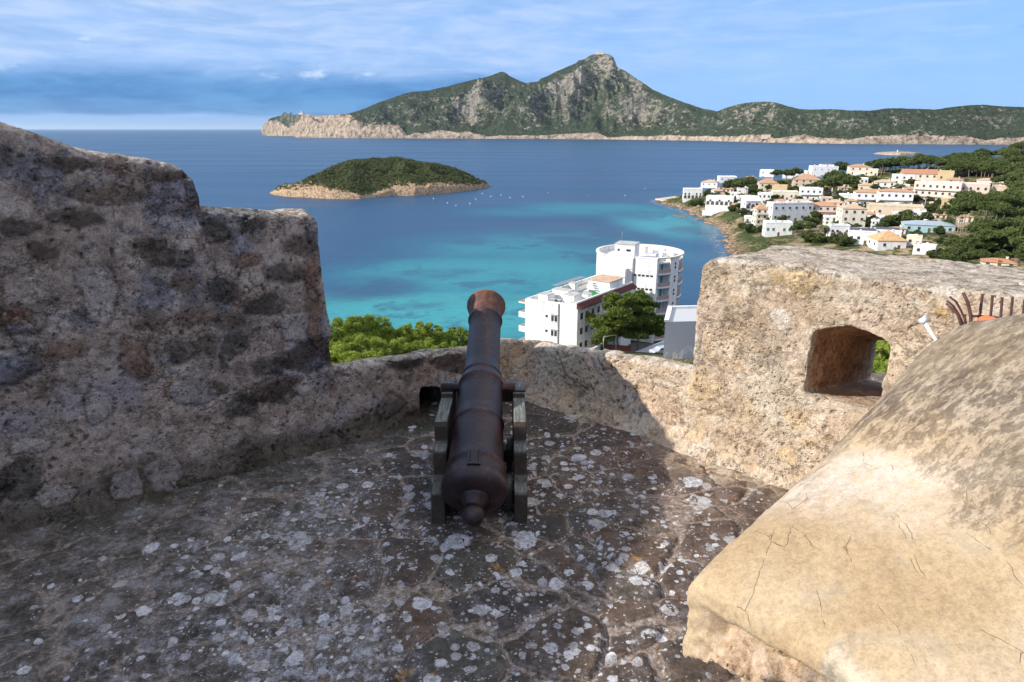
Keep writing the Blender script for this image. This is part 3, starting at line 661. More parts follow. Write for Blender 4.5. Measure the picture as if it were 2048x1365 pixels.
def build_cannon():
    B = at_depth(948.5, 990, 3.43); Mz = at_depth(972.5, 612, 4.60)
    ax = (Mz - B).normalized(); L = (Mz - B).length
    root = empty('cannon', (B.x + .06, 3.5, FZ)); tag(root, 'old rust brown iron cannon on a stepped wooden carriage, aimed at the sea', 'cannon')
    rl = root.location
    Zax = ax; Xax = Vector((1, 0, 0)); Xax = (Xax - Zax * Xax.dot(Zax)).normalized(); Yax = Zax.cross(Xax)
    M = Matrix.Translation(B - rl) @ Matrix((Xax, Yax, Zax)).transposed().to_4x4()
    k = L / 1.54
    prof = [(0, -.028), (.06, -.03), (.12, -.022), (.155, -.008), (.168, .006), (.172, .025), (.171, .05), (.166, .06), (.158, .066), (.157, .10), (.152, .112),
            (.150, .140), (.156, .147), (.158, .156), (.156, .165), (.149, .172), (.146, .22), (.142, .32), (.136, .44), (.134, .452), (.141, .458), (.143, .467), (.141, .476), (.133, .482),
            (.130, .56), (.127, .70), (.125, .755), (.131, .762), (.134, .772), (.131, .782), (.124, .789), (.121, .82), (.112, .835), (.117, .842), (.119, .85), (.117, .858), (.108, .866),
            (.105, .95), (.1035, 1.1), (.1025, 1.25), (.103, 1.36), (.111, 1.368), (.113, 1.377), (.111, 1.386), (.104, 1.394), (.106, 1.43), (.113, 1.47), (.123, 1.505), (.129, 1.525), (.130, 1.54)]
    MB().lathe([(r_, z * k) for r_, z in prof if z <= 1.394], 72, M).build('barrel', M_IRON, root)
    MB().lathe([(r_, z * k) for r_, z in prof if z >= 1.394], 72, M).build('muzzle_flare', M_RUST2, root)
    lip = [(.1298, 1.5402), (.127, 1.553), (.118, 1.558), (.098, 1.555), (.072, 1.552), (.066, 1.545), (.064, 1.4), (.064, .9), (0, .9)]
    MB().lathe([(r_, z * k) for r_, z in lip], 64, M).build('muzzle_face', M_RUST, root)
    kn = [(0, -.175), (.022, -.172), (.042, -.160), (.055, -.138), (.058, -.115), (.052, -.092), (.040, -.078), (.044, -.070), (.055, -.055), (.070, -.035), (.085, -.024), (.0, -.02)]
    MB().lathe(kn, 32, M).build('breech_knob', M_IRON, root)
    def loc(x, y, z): return M @ Vector((x, y, z))
    ys = -1 if (M.to_3x3() @ Vector((0, 1, 0))).z < 0 else 1
    def mbox(m_, c, d):
        vs = [loc(c[0] + sx * d[0] / 2, (c[1] + sy * d[1] / 2) * ys, c[2] + sz * d[2] / 2) for sz in (-1, 1) for sx, sy in ((-1, -1), (1, -1), (1, 1), (-1, 1))]
        m_.add(vs, [(3, 2, 1, 0), (4, 5, 6, 7), (0, 1, 5, 4), (1, 2, 6, 5), (2, 3, 7, 6), (3, 0, 4, 7)])
    v = MB()   # touch hole patch: two strips and a plate
    mbox(v, (-.028, .160, .105), (.012, .032, .10)); mbox(v, (.028, .160, .105), (.012, .032, .10)); mbox(v, (0, .157, .105), (.046, .018, .098)); mbox(v, (0, .166, .062), (.062, .022, .012))
    vo = v.build('vent_plate', M_IRON, root); bevel(vo, .003)
    # trunnions
    S = .765
    c0 = loc(0, 0, S * k); t = MB(); t.tube([c0 + Vector((-.232, 0, 0)), c0 + Vector((.20, 0, 0))], .026, 24)
    t.build('trunnion', M_IRON, root)
    cz = (c0 + rl)
    # carriage cheeks: stepped boards
    for sgn in (-1, 1):
        xo = root.location.x + .0 + sgn * .212 - .040; th = .070; fl = .0
        skew = .012
        prof = [(3.14, FZ + .01), (3.14, EYE - 1.815), (3.155, EYE - 1.80), (3.245, EYE - 1.80), (3.28, EYE - 1.765), (3.28, EYE - 1.645), (3.295, EYE - 1.63), (3.355, EYE - 1.63), (3.375, EYE - 1.61), (3.37, EYE - 1.53), (3.385, EYE - 1.508), (3.40, EYE - 1.50),
                (cz.y - .045, EYE - 1.50), (cz.y - .04, EYE - 1.472), (3.92, EYE - 1.462), (3.94, EYE - 1.48), (3.94, FZ + .10), (3.80, FZ + .05), (3.6, FZ + .09), (3.4, FZ + .05), (3.3, FZ + .01)]
        m_ = MB(); n = len(prof)
        vs = [(xo + s_ * th / 2 - root.location.x + sgn * -.012 * (y - 3.5), y - rl.y, z - rl.z) for s_ in (-1, 1) for y, z in prof]
        m_.add(vs, [tuple(range(n)), tuple(n + i for i in range(n))[::-1]] + [(i, n + i, n + (i + 1) % n, (i + 1) % n) for i in range(n)])
        ch = m_.build('carriage_cheek', M_WOOD, root); bevel(ch, .006)
        cpb = MB(); cpb.box((xo - rl.x, cz.y - rl.y, 2 - 1.466), (.074, .045, .012)); cpb.build('iron_strap', M_IRON, root)
        wl = MB()
        for yy in (3.32, 3.78):
            wl2 = MB(); wl2.tube([(xo + sgn * -.075 - rl.x, yy - rl.y, .10), (xo + sgn * -.015 - sgn * .025 - rl.x, yy - rl.y, .10)], .10, 28); wl2.build('truck_wheel', M_WOOD, root)
    c = MB(); c.box((-.02, 3.86 - rl.y, -1.52 + 2.0), (.36, .08, .10)); c.build('front_transom', M_WOOD, root)
    for yy in (3.30, 3.78): c = MB(); c.box((-.02, yy - rl.y, .11), (.40, .09, .08)); c.build('axle', M_WOOD, root)
build_cannon()

# ---------------------------------------------------------------- ironwork behind the coping block
def flat(name, col, rough=.6, spec=.4, metal=0, var=.25, sc=8, bumpv=.2):
    def fn(q):
        p = q.pos(); n = q.noise(p, sc, 5, .65)
        lo = tuple(c_ * (1 - var) for c_ in col); hi = tuple(min(c_ * (1 + var), 1) for c_ in col)
        return q.ramp(n, [(.3, lo), (.7, hi)]), rough, q.bump(n, bumpv, .01), {'Specular IOR Level': spec, 'Metallic': metal}
    return material(name, fn)
def build_iron():
    M_GR = flat('brown_painted_iron', (.085, .038, .032), .6, .3, sc=40)
    root = empty('iron_grating', at_depth(1985, 690, 3.0)); tag(root, 'brown iron grating of upright flat bars behind the plastered block', 'grating')
    rl = root.location
    def barp(m_, P, wd, dp=3.02, th=.012):
        pts = [at_depth(x, y, dp + dz) - rl for x, y, dz in P]; m_.tube(pts, wd, 6, flat=.55)
    bars = [(1965, 588, 1951, 680), (1985, 591, 1974, 685), (2004, 595, 1995, 690), (2025, 594, 2013, 690), (2049, 600, 2038, 690), (2068, 600, 2060, 690)]
    for x0, y0, x1, y1 in bars:
        b = MB(); barp(b, [(x0, y0, 0), ((x0 + x1) / 2 + 1, (y0 + y1) / 2, 0), (x1, y1, 0)], .0068); b.build('bar', M_GR, root)
    b = MB(); barp(b, [(1945, 632, -.01), (2000, 636, -.01), (2080, 646, -.01)], .0055); b.build('cross_rail', M_GR, root)
    r2 = empty('bent_bars', at_depth(1930, 680, 2.98)); tag(r2, 'cluster of bent rusty rods splaying left beside the iron grating', 'bent rods'); rl = r2.location
    for P, wd in (([(1926, 586, 0), (1936, 607, 0), (1941, 630, 0), (1942, 655, 0), (1941, 690, 0)], .0068), ([(1899, 594, 0), (1912, 604, 0), (1922, 622, 0), (1930, 640, 0), (1935, 680, 0)], .0045),
                  ([(1894, 602, 0), (1906, 612, 0), (1916, 627, 0), (1925, 645, 0), (1930, 680, 0)], .0045), ([(1892, 607, .03), (1904, 618, .02), (1915, 630, .0), (1921, 650, 0), (1925, 680, 0)], .005),
                  ([(1903, 623, .02), (1914, 628, 0), (1921, 642, 0), (1928, 680, 0)], .004), ([(1930, 629, .0), (1929, 636, 0), (1934, 660, 0)], .006)):
        b = MB(); b.tube([at_depth(x, y, 2.98 + dz) - rl for x, y, dz in P], wd, 8, flat=.7); b.build('rod', M_GR, r2)
    # orange plastic cap
    c = at_depth(1977, 640, 2.93); r3 = empty('orange_float', c); tag(r3, 'bright orange plastic dish wedged against the grating bars', 'plastic dish')
    M_OR = flat('orange_plastic', (.9, .17, .04), .35, .5, var=.1)
    m_ = MB(); m_.lathe([(0, .012), (.02, .013), (.034, .006), (.039, -.004), (.034, -.012), (.0, -.012)], 28); ob = m_.build('dish', M_OR, r3)
    m_ = MB(); m_.box((-.024, .0, -.035), (.03, .02, .045)); m_.build('bracket', flat('pale_plastic', (.6, .42, .36)), r3)
    # white lever on the wall
    a, b2 = at_depth(1845, 640, 3.22), at_depth(1884, 699, 3.14); r4 = empty('white_lever', b2); tag(r4, 'white painted metal lever leaning on the sunlit wall', 'lever')
    M_WH = flat('white_paint_metal', (.72, .70, .70), .45, .5, var=.08)
    m_ = MB(); m_.tube([a - b2, (a - b2) * .5, Vector((0, 0, 0)), Vector((.01, -.01, -.05))], [.010, .008, .0075, .0075], 10); m_.build('rod', M_WH, r4)
    m_ = MB(); d = (a - b2).normalized(); m_.tube([a - b2 - d * .02 + Vector((-.02, 0, .01)), a - b2 + Vector((.018, 0, .0))], .014, 12); m_.tube([a - b2, a - b2 + RN * .09], .009, 8); m_.build('head', M_WH, r4)
build_iron()
# ================================================================ TERRAIN, SEA, ISLANDS
COAST = np.array([(140, 462), (137, 520), (141, 560), (137, 601), (131, 640), (136, 662), (150, 672), (175, 700), (225, 750), (300, 770), (400, 770), (520, 740), (700, 690), (1100, 560), (1600, 500), (1600, -400), (-600, -400), (-600, 60),
                  (-300, 120), (-120, 148), (-60, 160), (0, 178), (40, 196), (66, 214), (82, 240), (98, 290), (112, 350), (127, 425)], float)
def coast_sd(x, y, poly=COAST):
    """signed distance to the coast, positive inland"""
    d = np.full(x.shape, 1e12); ins = np.zeros(x.shape, bool); n = len(poly)
    for i in range(n):
        ax, ay = poly[i]; bx, by = poly[(i + 1) % n]; ex, ey = bx - ax, by - ay
        t = np.clip(((x - ax) * ex + (y - ay) * ey) / (ex * ex + ey * ey), 0, 1)
        d = np.minimum(d, (x - ax - t * ex) ** 2 + (y - ay - t * ey) ** 2)
        c = ((ay > y) != (by > y)) & (x < (bx - ax) * (y - ay) / (by - ay + 1e-12) + ax); ins ^= c
    return np.where(ins, np.sqrt(d), -np.sqrt(d))
LIM = [(1250, 420), (1300, 404), (1400, 388), (1480, 374), (1530, 364), (1650, 360), (1760, 343), (1850, 336), (1900, 335), (1950, 327), (2000, 315), (2048, 307), (2200, 300), (2600, 290)]
LIM_A = [math.atan2(ray(*p).x, ray(*p).y) for p in LIM]; LIM_T = [-ray(*p).z / ray(*p).xy.length for p in LIM]
def height(x, y):
    x = np.asarray(x, float); y = np.asarray(y, float)
    sd = coast_sd(x, y); rr = np.hypot(x * .8, y)
    hill = np.where(rr < 9, 62, np.where(rr < 15, 62 - (rr - 9) * 1.0, 56 - .285 * (rr - 15)))
    town = 3 + .118 * (x - 130) * sst(x, 100, 180) + .004 * (y - 300) * (x > 150)
    town = np.minimum(town, 62)
    h = np.maximum(np.maximum(hill, 5), town)
    # terraces around the hotel
    k = np.exp(-(((x - 30) / 26) ** 2 + ((y - 150) / 24) ** 2) ** 2); h = h * (1 - k) + 17.5 * k
    h = h + 1.6 * (fbm(x / 38, y / 38, 4, 3) - .5) * sst(rr, 20, 60)
    h = np.minimum(h, EYE - np.hypot(x, y) * np.interp(np.arctan2(x, np.maximum(y, 1e-3)), LIM_A, LIM_T))
    edge = sst(sd, -1.5, 16 + 14 * fbm(x / 50, y / 50, 2, 8))
    rock = (fbm(x / 9, y / 9, 5, 12, True) - .5) * 4.5 * sst(sd, -3, 2) * (1 - sst(sd, 8, 26)) * (x > 90)
    return np.where(sd < -3, -3, h * edge - 1.2 * (1 - edge) + rock)
def ground(px, py):
    v = ray(px, py); t = np.linspace(40, 1600, 3200); h = height(v.x * t, v.y * t); z = EYE + v.z * t
    i = int(np.argmax(z < h)); 
    if z[i] >= h[i]: i = 1500
    return Vector((v.x * t[i], v.y * t[i], float(h[i]))), v.y * t[i] * CP - (z[i] - EYE) * SP

def land(q):
    p = q.wpos(); g = q.node('ShaderNodeNewGeometry'); _, _, nz = q.sep(g.outputs['Normal'])
    n1 = q.noise(p, .06, 6, .65); n2 = q.noise(p, .6, 6, .7); n3 = q.noise(p, 3, 4, .6)
    soil = q.ramp(n2, [(.3, (.20, .14, .085)), (.5, (.33, .25, .16)), (.7, (.46, .37, .27))])
    scrub = q.ramp(n2, [(.3, (.022, .036, .012)), (.55, (.060, .082, .028)), (.75, (.13, .14, .06))])
    c = q.mix(q.ss(q.m('ADD', n1, q.m('MULTIPLY', n3, .3)), .54, .66, 0., 1.), soil, scrub)
    rock = q.ramp(q.noise(q.map(p, (1, 1, 2.2), rot=(.4, .2, 0)), .5, 8, .75), [(.42, (.045, .032, .024)), (.48, (.17, .115, .075)), (.54, (.36, .25, .16)), (.62, (.52, .39, .27))])
    c = q.mix(q.m('MAXIMUM', q.ss(nz, .55, .85, 1., 0.), q.attr('shore')), c, rock)
    return c, .95, q.bump(q.m('ADD', n2, n3), .6, .6), {'Specular IOR Level': .1}
def build_land():
    xs = np.concatenate([np.linspace(-600, -80, 40)[:-1], np.arange(-80, 60, 4.), np.arange(60, 520, 2.6), np.linspace(520, 1600, 90)])
    ys = np.concatenate([np.linspace(-400, 0, 25)[:-1], np.arange(0, 250, 4.), np.arange(250, 760, 3.), np.linspace(760, 860, 25)])
    X, Y = np.meshgrid(xs, ys, indexing='ij'); H = height(X, Y); sd = coast_sd(X, Y)
    shore = (1 - sst(sd, 4, 15)) * (X > 60)
    me = np_mesh('ground', np.stack([X, Y, H], -1).reshape(-1, 3), grid_faces(len(xs), len(ys)), True, {'shore': shore.ravel()})
    tag(link('ground', me, None, material('dry_ground', land)), kind='structure')
build_land()

# ---------------------------------------------------------------- sea
def sea_mat(q):
    p = q.wpos(); turq = q.attr('turq'); reef = q.attr('reef'); wind = q.attr('wind')
    wn = q.noise(p, .012, 5, .6); wn2 = q.noise(warp(q, p, .02, 18.), .028, 6, .65)
    t = q.m('ADD', turq, q.m('MULTIPLY', q.m('SUBTRACT', wn, .5), .35)); t = q.ss(t, .12, .95)
    c = q.ramp(t, [(0, (.009, .056, .130)), (.3, (.010, .095, .165)), (.6, (.016, .175, .22)), (1, (.035, .275, .295))])
    rf = q.m('MULTIPLY', reef, q.ss(wn2, .36, .54)); 
    loose = q.m('MULTIPLY', q.ss(q.noise(warp(q, p, .015, 30.), .016, 6, .7), .53, .60), q.ss(t, .15, .5))
    rf = q.m('MAXIMUM', rf, q.m('MULTIPLY', loose, .75))
    c = q.mix(q.m('MULTIPLY', rf, .85), c, (.016, .066, .125))
    sc = q.noise(q.map(p, (1, 3.2, 1), rot=(0, 0, R(8))), .22, 5, .6); sm = q.noise(q.map(p, (1, 2.2, 1)), 1.1, 3, .55)
    lg = q.noise(q.map(p, (.12, 1, 1), rot=(0, 0, R(5))), .012, 4, .55)
    c = q.mix(q.ss(lg, .4, .62, .0, .22), c, (.02, .11, .22))
    c = q.mix(1., c, q.ramp(sc, [(.3, (.80, .80, .80)), (.6, (1.08, 1.08, 1.08))]), 'MULTIPLY')
    foam = q.m('MULTIPLY', q.attr('foam'), q.ss(q.noise(p, .35, 6, .7), .50, .60))
    c = q.mix(foam, c, (.7, .72, .72))
    h = q.m('ADD', q.m('MULTIPLY', sc, 1.), q.m('MULTIPLY', sm, .35))
    return c, q.ss(lg, .3, .7, .30, .42), q.bump(h, .30, 1.3), {'IOR': 1.33, 'Specular IOR Level': .42}
ISLET_COAST = []
def build_sea():
    xs = np.concatenate([[-150000, -40000, -12000, -5000, -2500, -1200, -800], np.arange(-600, 330, 4.), [400, 600, 1000, 1600, 3000, 6000, 15000, 50000, 150000]])
    ys = np.concatenate([[-3000, -500, 0], np.arange(100, 900, 4.), [950, 1050, 1250, 1600, 2200, 3200, 5000, 8000, 14000, 30000, 80000, 180000]])
    X, Y = np.meshgrid(xs, ys, indexing='ij'); T = np.zeros(X.shape); Rf = np.zeros(X.shape)
    def W(px, py): v = at_z(px, py, 0); return v.x, v.y
    def blob(px, py, wx, wy, amp=1., arr='T', sharp=1.6):
        cx, cy = W(px, py); x2, _ = W(px + wx, py); _, y0 = W(px, py + wy); _, y1 = W(px, py - wy)
        rx = abs(x2 - cx); cy = (y0 + y1) / 2; ry = abs(y1 - y0) / 2
        ang = 0; d = ((X - cx) / rx) ** 2 + ((Y - cy) / ry) ** 2
        return amp * np.exp(-d ** sharp)
    for a in ((880, 640, 420, 70, .95), (1000, 560, 420, 60, .75), (1100, 520, 400, 70, .6), (1330, 450, 120, 45, .75), (1200, 420, 230, 18, .6), (1060, 425, 160, 12, .5), (700, 620, 160, 60, .6), (850, 520, 220, 50, .35), (1180, 640, 160, 50, .5), (1300, 520, 160, 50, .35)):
        T = np.maximum(T, blob(*a))
    for a in ((740, 578, 110, 26, 1.), (830, 610, 60, 10, .7), (1180, 475, 150, 22, 1.), (1290, 430, 70, 12, .8), (1130, 455, 80, 12, .8), (1370, 460, 45, 9, .8), (980, 600, 60, 8, .4), (1410, 470, 26, 9, 1.), (900, 548, 130, 10, .7), (1395, 560, 40, 50, .9)):
        Rf = np.maximum(Rf, blob(*a, sharp=2.))
    sd = coast_sd(X, Y); F = .6 * np.exp(-((sd + 1) / 2.0) ** 2) * (X > 90) * (X < 300)
    me = np_mesh('sea', np.stack([X, Y, X * 0], -1).reshape(-1, 3), grid_faces(len(xs), len(ys)), True, dict(turq=T.ravel(), reef=Rf.ravel(), wind=T.ravel() * 0, foam=F.ravel()))
    tag(link('sea', me, None, material('sea_water', sea_mat)), kind='structure')
build_sea()

# ---------------------------------------------------------------- islands
def island(name, shore_px, ridge_px, depth_k, minw, cliff_px, nphi, nr, nscale, amp, back=1.0, seed=0, mat=None, shape=1.15, sub=None, concave=0, rel=1.):
    """height field around a real shoreline; the crest heights give the outline"""
    px = np.linspace(shore_px[0][0], shore_px[-1][0], nphi)
    sy = np.interp(px, *zip(*shore_px)); ry = np.interp(px, *zip(*ridge_px)); cl = np.interp(px, *zip(*cliff_px))
    a = (px - 1024) / FPX
    def rows(py): b = (682.5 - py) / FPX; return a, CP + b * SP, -SP + b * CP
    ax, ay, az = rows(sy); t = -EYE / az; cx, cy = ax * t, ay * t
    hor = np.hypot(cx, cy); ux, uy = cx / hor, cy / hor
    rx_, ry_, rz_ = rows(ry); tanel = rz_ / np.hypot(rx_, ry_)
    # crest distance from shoreline depends on how high the crest is
    H0 = EYE + hor * tanel; Wd = np.maximum(minw, H0 * depth_k)
    kk = max(3, nphi // 60); ker = np.hanning(kk * 2 + 1); ker /= ker.sum(); Wd = np.convolve(np.pad(Wd, kk, 'edge'), ker, 'valid')
    Wd = Wd * sst(np.arange(nphi) / nphi, -.0001, .02) * (1 - sst(np.arange(nphi) / nphi, .985, 1.0001)) + 1
    Hr = EYE + (hor + Wd) * tanel
    vv = np.concatenate([np.linspace(-.04, 1, nr), 1 + np.linspace(0, 1, nr // 3)[1:] * 1.0])
    V = np.zeros((nphi, len(vv), 3)); Cl = EYE + hor * 0 
    clh = cl / FPX * hor          # cliff height in metres
    X = cx[:, None] + ux[:, None] * Wd[:, None] * vv[None]; Y = cy[:, None] + uy[:, None] * Wd[:, None] * vv[None]
    vi = vv[None] + 0 * X
    ch = clh[:, None] * (.75 + .5 * fbm(X / (nscale * .4), Y / (nscale * .4), 3, seed + 5)); ch = np.minimum(ch, Hr[:, None] * .9)
    cw = np.clip(ch * .7 / Wd[:, None], .02, .4)
    f1 = sst(vi, 0, 1); s_ = np.clip((vi - cw) / (1 - cw), 0, 1)
    prof = np.where(vi < cw, ch * np.clip(vi / cw, -1, 1) ** .7 if False else ch * np.sign(vi) * np.abs(np.clip(vi / cw, -1, 1)) ** .7, ch + (Hr[:, None] - ch) * (s_ ** shape * (1 - concave) + concave * s_ ** 2.2))
    bk = np.clip((vi - 1), 0, 1); prof = np.where(vi > 1, Hr[:, None] * (1 - bk ** 1.0 * back) - 2 * bk, prof)
    env = np.clip(vi, 0, 1) * (1 - sst(vi, .6, .97)) * 3.2 * Hr[:, None] / (Hr[:, None].max()) ** .5 * (Hr[:, None].max()) ** .5
    spur = fbm(X / nscale, Y / nscale, 6, seed, True, .55) - .62
    mid = fbm(X / (nscale * 2.6), Y / (nscale * 2.6), 3, seed + 9) - .5
    hz = prof + env * (spur * amp + mid * amp * 1.1)
    small = (fbm(X / (nscale * .09), Y / (nscale * .09), 4, seed + 3, True) - .5)
    hz = hz + small * np.clip(vi * 8, 0, 1) * (1 - .75 * np.exp(-((vi - 1) / .05) ** 2)) * nscale * .035 * rel
    if sub: hz = sub(px, vi, hz, X, Y)
    hz = np.where(vi <= 0, np.minimum(hz, -1), hz)
    V = np.stack([X, Y, hz], -1)
    clm = (1 - sst(hz, ch * .85, ch * 1.45 + 4)) * (vi < 1)
    me = np_mesh(name, V.reshape(-1, 3), grid_faces(nphi, len(vv))[:, ::-1], True, {'cliff': clm.ravel(), 'rocky': np.zeros(hz.size)})
    return me, px, vi, V, hz
def island_mat(sc, rockiness, green, rockc, clc):
    def fn(q):
        p = q.wpos(); g = q.node('ShaderNodeNewGeometry'); _, _, nz = q.sep(g.outputs['Normal'])
        n1 = q.noise(p, .9 * sc, 8, .72); n2 = q.noise(p, 6 * sc, 6, .75); n3 = q.noise(q.map(p, (1, 1, 1.8)), 2.2 * sc, 8, .74, .6)
        n4 = q.noise(p, 22 * sc, 4, .7)
        veg = q.ramp(n2, [(.3, tuple(v * .5 for v in green)), (.5, green), (.68, tuple(v * 1.9 for v in green))])
        rock = q.ramp(n2, [(.3, tuple(v * .55 for v in rockc)), (.5, rockc), (.7, tuple(min(v * 1.9, .9) for v in rockc))])
        s_ = q.m('ADD', q.m('MULTIPLY', q.ss(nz, .45, .95, 1., 0.), .30), q.m('ADD', q.m('MULTIPLY', q.attr('rocky'), .17), q.m('MULTIPLY', n1, .5)))
        s_ = q.m('ADD', s_, q.m('MULTIPLY', q.m('SUBTRACT', n3, .5), 1.3)); s_ = q.m('ADD', s_, q.m('MULTIPLY', q.m('SUBTRACT', n4, .5), 1.2))
        c = q.mix(q.ss(s_, rockiness, rockiness + .13), veg, rock)
        cl = q.ramp(q.noise(q.map(p, (1, 1, .8), rot=(.3, .2, 0)), 3.2 * sc, 11, .86), [(.42, tuple(v * .22 for v in clc)), (.47, tuple(v * .62 for v in clc)), (.52, clc), (.60, tuple(min(v * 1.3, .9) for v in clc))])
        cm = q.m('ADD', q.attr('cliff'), q.m('MULTIPLY', q.m('SUBTRACT', n1, .5), 2.6)); cm = q.m('ADD', cm, q.m('MULTIPLY', q.m('SUBTRACT', n2, .5), 2.0))
        c = q.mix(q.ss(cm, .38, .55), c, cl)
        return c, .95, q.bump(q.m('ADD', n2, q.m('MULTIPLY', n3, 1.5)), .8, .5 / sc * .25), {'Specular IOR Level': .1}
    return fn
shoreD = [(524, 272), (560, 272.5), (588, 273), (592, 275.5), (700, 277), (800, 277.5), (950, 278), (1100, 278.6), (1220, 279.4), (1400, 282), (1550, 286), (1700, 288.4), (2048, 290), (2300, 291), (2700, 292)]
ridgeD = [(524, 262), (528, 252), (535, 244), (545, 237), (560, 233), (575, 231), (590, 230.5), (610, 229.5), (625, 230), (632, 233), (645, 233), (665, 231), (700, 228), (720, 222), (735, 217), (760, 206), (790, 196), (815, 187), (830, 184), (860, 182), (880, 177), (900, 173), (925, 166), (950, 160), (970, 156), (985, 151), (1003, 144), (1012, 146), (1020, 153), (1040, 163), (1052, 167),
          (1064, 165), (1074, 164), (1080, 158), (1095, 152), (1110, 143), (1130, 135), (1148, 127), (1152, 122), (1165, 119), (1172, 113), (1180, 110), (1200, 109), (1212, 110), (1220, 115), (1224, 124), (1228, 135), (1245, 143), (1265, 157), (1280, 166), (1300, 180), (1330, 193), (1350, 201), (1380, 211), (1400, 218), (1430, 223), (1445, 217), (1460, 212), (1480, 207), (1510, 204), (1540, 205), (1560, 211), (1590, 219), (1610, 220), (1650, 219), (1700, 222), (1730, 222), (1760, 218), (1790, 217), (1830, 219), (1860, 220), (1900, 213), (1930, 211), (1955, 210), (1990, 214), (2048, 216), (2150, 224), (2300, 230), (2600, 286), (2700, 291)]
cliffD = [(524, 24), (560, 22), (580, 10), (590, 18), (610, 34), (650, 40), (700, 40), (730, 22), (800, 17), (815, 4), (830, 9), (900, 11), (945, 9), (975, 3), (1000, 5), (1100, 6), (1190, 9), (1215, 3), (1300, 7), (1400, 7), (1520, 9), (1550, 5), (1600, 10), (1700, 7), (1760, 11), (1850, 10), (1930, 12), (1970, 6), (2048, 9), (2700, 8)]
def subD(px, vi, hz, X, Y):
    P = px[:, None] + 0 * vi
    def gul(x0, x1, dpt, wd):       # ravines running down the slope
        c = x0 + (x1 - x0) * vi; return -dpt * np.exp(-((P - c) / wd) ** 2) * np.sin(np.pi * np.clip(vi, 0, 1)) 
    out = hz.copy()
    for a in ((960, 1075, 60, 22), (800, 900, 38, 26), (1210, 1180, 45, 16), (1290, 1260, 30, 14), (1440, 1440, 24, 22), (1130, 1110, 25, 10), (880, 960, 28, 16), (1600, 1640, 18, 20), (810, 770, 20, 14)):
        out = out + gul(*a) * np.clip(hz / 150, 0, 1.3)
    for x0, x1, hh, wd in ((1130, 1150, 50, 26), (1040, 1040, 30, 22), (1260, 1225, 36, 16), (930, 985, 30, 18), (1350, 1300, 24, 26), (700, 760, 16, 22)):
        out = out - gul(x0, x1, hh, wd) * np.clip(hz / 150, 0, 1.2)
    return out
me, px, vi, V, hz = island('far_island', shoreD, ridgeD, 1.75, 230, cliffD, 1800, 190, 420., .44, seed=21, sub=subD, concave=.25)
P = px[:, None] + 0 * vi
def spot(x, v, wx, wv, a): return a * np.exp(-(((P - x) / wx) ** 2 + ((vi - v) / wv) ** 2))
rocky = spot(1200, .92, 55, .16, 1.3) + spot(1130, .66, 42, .16, 1.6) + spot(1105, .76, 30, .1, .8) + spot(1270, .6, 60, .25, .55) + spot(1300, .35, 70, .2, .35) + spot(940, .6, 32, .2, 1.0) + spot(1510, .8, 60, .3, .7) + spot(1060, .25, 80, .2, .2) + spot(830, .3, 50, .2, .4) + spot(1000, .8, 20, .2, .5) + spot(1700, .2, 200, .14, .4) + spot(1960, .5, 90, .4, .35) + spot(680, .8, 60, .3, .3) + spot(850, .75, 60, .2, -.3) + spot(1020, .55, 40, .35, -.35) + spot(1190, .4, 26, .3, -.5) + spot(1700, .7, 200, .3, -.15)
me.attributes['rocky'].data.foreach_set('value', rocky.ravel().astype(np.float32))
o = link('far_island', me, None, material('far_island_rock', island_mat(.010, .555, (.040, .054, .031), (.27, .24, .20), (.43, .34, .26))))
tag(o, kind='structure')
shoreI = [(540, 388), (552, 391), (575, 394), (620, 396.5), (660, 398.5), (700, 399), (720, 398.5), (745, 396), (790, 392.5), (830, 392), (870, 389), (915, 385), (950, 380), (975, 375.5), (982, 373)]
ridgeI = [(540, 386), (550, 381), (560, 374), (575, 369), (590, 370), (605, 367), (625, 356), (645, 346), (665, 336), (690, 325), (710, 319), (750, 317), (800, 315), (830, 321), (860, 325), (890, 331), (920, 341), (950, 355), (970, 366), (982, 372.5)]
cliffI = [(540, 3), (560, 12), (600, 19), (640, 17), (700, 8), (725, 3), (745, 3), (775, 9), (800, 15), (840, 14), (870, 15), (930, 9), (982, 3)]
me, pxI, viI, VI, hzI = island('islet', shoreI, ridgeI, 2.9, 16, cliffI, 520, 110, 26., .22, seed=4, rel=2.6, shape=.85)
o = link('islet', me, None, material('islet_rock', island_mat(.14, .76, (.045, .055, .022), (.34, .28, .2), (.48, .34, .215)))); tag(o, kind='structure')
# reef rock with the tiny beacon
shoreR = [(1747, 308.5), (1770, 310.5), (1800, 311.2), (1830, 311), (1850, 309)]
ridgeR = [(1747, 308), (1752, 306), (1765, 304.5), (1790, 303.5), (1815, 304), (1835, 305.5), (1850, 308.5)]
me, _, _, VR, _ = island('rock_reef', shoreR, ridgeR, 3, 18, [(1747, 3), (1850, 3)], 160, 30, 24., .1, seed=8, shape=.6)
o = link('rock_reef', me, None, material('reef_rock', island_mat(.12, -.2, (.2, .16, .12), (.42, .34, .26), (.44, .35, .27)))); tag(o, kind='structure')

